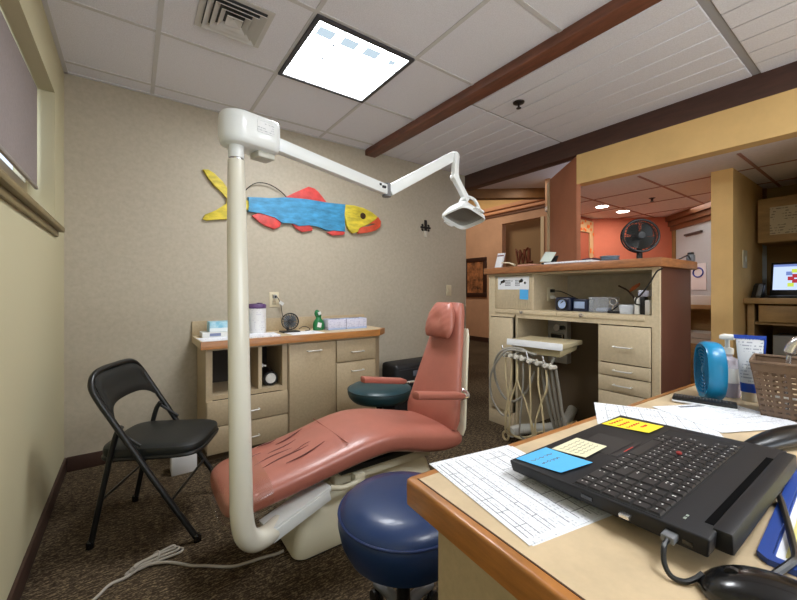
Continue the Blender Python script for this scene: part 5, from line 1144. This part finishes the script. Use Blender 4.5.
# lotion tube standing on its cap
t = thing('lotion_tube', 'white and blue lotion tube standing on its cap beside the basket', 'tube', (1.585, .285, ZK))
tc = Vector((1.668, .316, 0)); td = Vector((.25, -.968, 0)); tn = Vector((-.968, -.25, 0))
def TB(a, d, z): return tc + td * a + tn * d + Vector((0, 0, z))
def tring(w_, d, z): return [TB(w_ * math.cos(2 * PI * k / 28), d * math.sin(2 * PI * k / 28), z) for k in range(28)]
b = MB(M('clear_cap', (214, 204, 184), .25, alpha=.85)); b.loft([tring(.019, .016, ZK), tring(.021, .018, ZK + .03)]); b.build('cap', t)
tube_w = print_mat('tube_print', (226, 229, 234), (112, 124, 150), .0105, .0022, .42, axis=(1, 2)); tube_b = M('tube_blue', (28, 70, 170), .35)
b = MB(tube_b); b.loft([tring(.023, .018, ZK + .0305), tring(.0245, .018, ZK + .06)]); b.build('lower_band', t)
b = MB(tube_w); b.loft([tring(.0245, .018, ZK + .0603), tring(.029, .013, ZK + .12), tring(.033, .006, ZK + .18), tring(.035, .003, ZK + .205)]); b.build('tube_body', t)
b = MB(tube_b); b.hexa([TB(-.039, -.0032, ZK + .2055), TB(.039, -.0032, ZK + .2055), TB(.039, .0032, ZK + .2055), TB(-.039, .0032, ZK + .2055), TB(-.040, -.002, ZK + .218), TB(.040, -.002, ZK + .218), TB(.040, .002, ZK + .218), TB(-.040, .002, ZK + .218)])
b.loft([[TB(.0335, -.0035, ZK + .14), TB(.0365, -.0035, ZK + .14), TB(.0365, .0005, ZK + .14), TB(.0335, .0005, ZK + .14)], [TB(.0340, -.0030, ZK + .2056), TB(.040, -.0030, ZK + .2056), TB(.040, .0015, ZK + .2056), TB(.0340, .0015, ZK + .2056)]]); b.build('crimp', t)
# basket
t = thing('basket', 'brown woven plastic basket at the right end of the desk', 'basket', (1.58, .13, ZK))
bk = M('brown_basket', (104, 82, 64), .5, noise=(30, .08)); bx = Vector((.13, -.99, 0)).normalized(); by = Vector((.99, .13, 0)).normalized(); b0 = Vector((1.492, .258, 0))
def BA(a, d, z): return b0 + bx * a + by * d + Vector((0, 0, z))
HBk = .155; Wb, Db = .27, .13
def bcorner(f): g = .022 * f; return [(-g, -g), (Wb + g, -g), (Wb + g, Db + g), (-g, Db + g)]
def bpt(side, u, f, o=0):
    c_ = bcorner(f); p, q = c_[side], c_[(side + 1) % 4]; x = p[0] + (q[0] - p[0]) * u; y = p[1] + (q[1] - p[1]) * u
    nx, ny = ((0, -1), (1, 0), (0, 1), (-1, 0))[side]
    return BA(x + nx * o, y + ny * o, ZK + .004 + HBk * f)
b = MB(bk)
for sd_ in range(4):
    nb = 17 if sd_ % 2 == 0 else 13
    for k in range(nb + 1):
        u = k / nb; wd = .0032 / (Wb if sd_ % 2 == 0 else Db)
        b.loft([[bpt(sd_, max(0, u - wd), f, -.001), bpt(sd_, min(1, u + wd), f, -.001), bpt(sd_, min(1, u + wd), f, .0012), bpt(sd_, max(0, u - wd), f, .0012)] for f in (0, .5, .98)])
    for k in range(10):
        f0 = .02 + k * .098
        if f0 > .80: continue
        b.loft([[bpt(sd_, u, f0, -.0012), bpt(sd_, u, f0 + .058, -.0012), bpt(sd_, u, f0 + .058, .0009), bpt(sd_, u, f0, .0009)] for u in (0, .5, 1)])
    b.loft([[bpt(sd_, u, .83, -.002), bpt(sd_, u, 1.0, -.002), bpt(sd_, u, 1.0, .002), bpt(sd_, u, .83, .002)] for u in (0, .5, 1)])
b.build('weave', t)
b = MB(bk); b.tube([bpt(s_, u, 1.0) for s_ in range(4) for u in (0, .33, .66)], .005, 8, closed=True); b.build('rim', t)
b = MB(M('basket_floor', (84, 66, 52), .6)); b.hexa([BA(0, 0, ZK), BA(Wb, 0, ZK), BA(Wb, Db, ZK), BA(0, Db, ZK), BA(0, 0, ZK + .0038), BA(Wb, 0, ZK + .0038), BA(Wb, Db, ZK + .0038), BA(0, Db, ZK + .0038)]); b.build('bottom', t)
t = thing('chrome_tool', 'shiny chrome instrument sticking up out of the brown basket', 'instrument', BA(.09, .07, ZK + .006))
b = MB(chrome); b.tube(cr([BA(.05, .07, ZK + .0045), BA(.052, .07, ZK + .13), BA(.062, .07, ZK + .20), BA(.085, .07, ZK + .225), BA(.112, .07, ZK + .215), BA(.125, .07, ZK + .18), BA(.128, .07, ZK + .14)], 7), [.006] * 12 + [.014] * 20 + [.012] * 11, 14); b.build('curved_neck', t)
b = MB(chrome); b.lathe([(0, -.024), (.016, -.018), (.024, 0), (.016, .018), (0, .024)], BA(.115, .07, ZK + .20), 20); b.build('ball', t)
t = thing('wrapped_bundle', 'dark wrapped bundle inside the brown basket', 'bundle', BA(.16, .07, ZK + .005))
b = MB(M('dark_cloth', (48, 50, 54), .8, noise=(30, .4))); b.loft([[BA(.165 + .080 * k * math.cos(2 * PI * j / 20), .070 + .050 * k * math.sin(2 * PI * j / 20), ZK + .0045 + z_) for j in range(20)] for k, z_ in ((.8, 0), (1, .02), (1, .07), (.8, .10), (.3, .115))]); b.build('cloth', t)
b = MB(white_pl); b.tube([BA(.02, .008, ZK + .06), BA(.24, .008, ZK + .055)], .006, 8); tag(b.build('white_tube', loc=BA(.13, .03, ZK + .05)), 'thin white tube lying in the brown basket near its front', 'tube')
# ================================================================== NOOK AND SIDE ROOM
t = thing('hutch_counter', 'wooden hutch counter with drawer band in the dim nook', 'counter', (4.3, .2, 0))
hw2 = M('nook_wood', (170, 138, 92), .5, noise=(7, .08), stretch=(1, 1, 4))
b = MB(hw2); b.box((3.92, -1.0, 1.008), (4.655, .78, 1.052), bev=.004); b.build('top', t)
b = MB(hw2); b.box((3.96, -.98, .868), (3.98, .70, .998), bev=.003); b.build('drawer', t)
b = MB(hw2); b.box((3.965, .725, 0), (4.655, .765, 1.0075)); b.box((3.985, -1.0, .845), (4.655, .724, .865)); b.box((4.0, -1.0, .52), (4.655, .724, .54)); b.box((4.62, -1.0, 0), (4.655, .724, .845)); b.box((3.965, -1.0, 0), (4.62, -.985, .845)); b.build('carcass', t)
t = thing('grey_box', 'pale grey box on the lower shelf of the nook counter', 'box', (4.2, .5, .541))
b = MB(M('pale_grey_box', (164, 164, 160), .6)); b.box((4.08, .30, .5405), (4.34, .64, .76), bev=.006); b.build('body', t)
b = MB(black_gloss); b.box((4.075, .44, .62), (4.0795, .54, .70), bev=.001); b.build('window', t)
t = thing('upper_cabinet', 'wooden upper cabinet with a posted notice in the dim nook', 'cabinet', (4.45, .2, 1.51))
b = MB(hw2); b.box((4.27, -.6, 1.505), (4.655, .76, 1.87), bev=.002); b.build('body', t)
b = MB(hw2); b.box((4.25, .08, 1.508), (4.2695, .756, 1.868), bev=.003); b.build('door', t)
b = MB(hw2); b.box((4.25, -.59, 1.508), (4.2695, .075, 1.868), bev=.003); b.build('door', t)
b = MB(print_mat('notice_print', (206, 192, 160), (86, 76, 66), .022, .005, .35, axis=(1, 2))); b.box((4.244, .52, 1.565), (4.2495, .683, 1.79)); tag(b.build('notice', loc=(4.247, .6, 1.565)), 'cream printed notice taped on the upper cabinet door', 'notice')
t = thing('wall_switch', 'pale switch plate on the shaded side of the yellow pillar', 'switch', (3.95, .78, 1.3))
b = MB(plate_m); b.box((3.90, .776, 1.29), (4.02, .784, 1.43), bev=.003); b.build('plate', t)
b = MB(white_pl); b.box((3.95, .770, 1.34), (3.97, .7755, 1.38), bev=.002); b.build('toggle', t)
t = thing('notebook_computer', 'open laptop with lit screen on the nook counter', 'laptop', (4.2, .45, 1.053))
b = MB(black_pl); b.box((4.02, .34, 1.0525), (4.24, .67, 1.072), bev=.004); b.build('base', t)
b = MB(black_pl); b.hexa([(4.17, .33, 1.0725), (4.185, .33, 1.0725), (4.185, .672, 1.0725), (4.17, .672, 1.0725), (4.235, .33, 1.335), (4.25, .33, 1.335), (4.25, .672, 1.335), (4.235, .672, 1.335)], 0, .003); b.build('lid', t)
def SC_(y, z): x = 4.17 + .065 * (z - 1.0725) / .2625 - .0015; return (x, y, z)
sm = MB(emission('screen_blue_white', (196, 214, 250), .9), emission('screen_yellow', (206, 226, 90), .8), emission('screen_red', (190, 60, 70), .7), emission('screen_bar', (120, 140, 200), .8))
def sq(y0, y1, z0, z1, mi, e=0):
    a = [SC_(y0, z0), SC_(y1, z0), SC_(y1, z1), SC_(y0, z1)]; sm.prism([(x - e, y, z) for x, y, z in a], (.0008, 0, 0), mi)
sq(.345, .657, 1.115, 1.318, 0); sq(.345, .50, 1.12, 1.28, 1, .001); sq(.345, .657, 1.30, 1.318, 3, .001)
for y0, z0, mi in ((.515, 1.21, 2), (.515, 1.17, 2), (.54, 1.19, 2), (.55, 1.23, 3), (.52, 1.25, 1), (.54, 1.14, 1)): sq(y0, y0 + .035, z0, z0 + .03, mi, .001)
sm.build('screen', t)
t = thing('desk_phone', 'dark telephone leaning beside the lit nook laptop', 'telephone', (4.1, .72, 1.053))
b = MB(black_pl); b.hexa([(4.0, .69, 1.0525), (4.14, .69, 1.0525), (4.14, .755, 1.0525), (4.0, .755, 1.0525), (4.10, .69, 1.15), (4.16, .69, 1.17), (4.16, .755, 1.17), (4.10, .755, 1.15)], 0, .004); b.build('base', t)
b = MB(grey_pl); b.tube([(3.985, .707, 1.062), (4.075, .707, 1.152)], .014, 10); b.build('handset', t)
# side room: sign sheet on the white wall, shelf unit
def WW(s_, off, z): return C0 + dd * s_ - nn * off + Vector((0, 0, z))
t = thing('logo_sheet', 'white sheet with a blue oval ring on the grey white wall', 'sign', WW(.53, .01, 1.2))
b = MB(white_paper); b.prism([WW(.40, .002, 1.12), WW(.66, .002, 1.12), WW(.66, .002, 1.41), WW(.40, .002, 1.41)], (nn * -.006)); b.build('sheet', t)
b = MB(tube_b); b.tube([WW(.53 + .085 * math.cos(2 * PI * k / 28), .011, 1.31 + .05 * math.sin(2 * PI * k / 28)) for k in range(28)], .008, 6, closed=True); b.build('ring', t)
t = thing('shelf_unit', 'tan shelf unit in front of the grey white wall', 'shelf', (4.75, 1.22, 0))
b = MB(hw2); b.box((4.45, 1.02, .93), (4.85, 1.42, .97)); b.box((4.45, 1.02, .56), (4.85, 1.42, .59)); b.box((4.45, 1.02, 0), (4.48, 1.42, .56)); b.box((4.82, 1.02, 0), (4.85, 1.42, .93)); b.box((4.48, 1.39, .59), (4.82, 1.42, .93)); b.build('frame', t)
for k, lab in enumerate(('lower white tray in the tan shelf unit', 'upper white tray in the tan shelf unit')):
    b = MB(white_pl); b.loft([rr(4.50, 4.78, 1.08, 1.36, .5905 + k * .056, .02), rr(4.48, 4.80, 1.06, 1.38, .64 + k * .056, .02), rr(4.49, 4.79, 1.07, 1.37, .64 + k * .056, .02), rr(4.51, 4.77, 1.09, 1.35, .5935 + k * .056, .02)])
    tag(b.build('tray', loc=(4.64, 1.2, .59 + k * .056)), lab, 'tray', 'white trays in the side room')
b = MB(white_paper); b.box((4.52, 1.10, .9705), (4.72, 1.30, 1.06), bev=.004); tag(b.build('white_carton', loc=(4.62, 1.2, .97)), 'white carton on top of the tan shelf unit', 'box')
# ================================================================== LIGHTS
def area(name, loc, size, energy, col, rot=(0, 0, 0), sy=None, spread=None):
    L = bpy.data.lights.new(name, 'AREA'); L.energy = energy; L.color = col; L.size = size
    if sy: L.shape = 'RECTANGLE'; L.size_y = sy
    if spread: L.spread = spread
    o = bpy.data.objects.new(name, L); COL.objects.link(o); o.location = loc; o.rotation_euler = rot; return o
area('panel_lamp', (1.017, 1.96, 2.42), .54, 13, (.97, .98, 1))
area('panel_fill_rear', (1.017, -.46, 2.42), .54, 11, (.97, .98, 1))  # fill light of the added panel behind the desk
area('panel_fill_right', (2.0, -.46, 2.42), .54, 6, (.97, .98, 1))  # fill light of the added right panel, for the pillar front
area('rear_fill_light', (1.4, -1.90, 1.45), 2.8, 36, (.92, .97, 1), (math.radians(-122), 0, PI), 1.6)  # added fill, tilted up to brighten the ceiling
area('left_window_daylight', (WX - .30, 1.6, 1.85), 2.0, 34, (.86, .93, 1), (0, math.radians(-90), 0), .8)
area('hall_lamp', (4.6, 5.2, 3.35), 1.2, 32, (1, .90, .76))
area('hall_low_lamp', (3.9, 2.75, 2.43), .25, 1.5, (1, .86, .72))
area('downlight_lamp', (4.146, 1.97, 2.018), .11, 2.8, (1, .90, .80))
area('downlight_lamp', (4.60, 1.953, 2.018), .11, 2.8, (1, .90, .80))
area('side_room_lamp', (4.9, 1.25, 2.02), .4, 1.6, (1, .95, .9))
w = bpy.data.worlds.new('sky'); SC.world = w; w.use_nodes = True
w.node_tree.nodes['Background'].inputs[0].default_value = (.72, .82, 1, 1); w.node_tree.nodes['Background'].inputs[1].default_value = 1.2
# ================================================================== RENDER LOOK
SC.view_settings.view_transform = 'Standard'; SC.view_settings.look = 'None'; SC.view_settings.gamma = 1
SC.view_settings.use_curve_mapping = False; SC.view_settings.exposure = 0.42
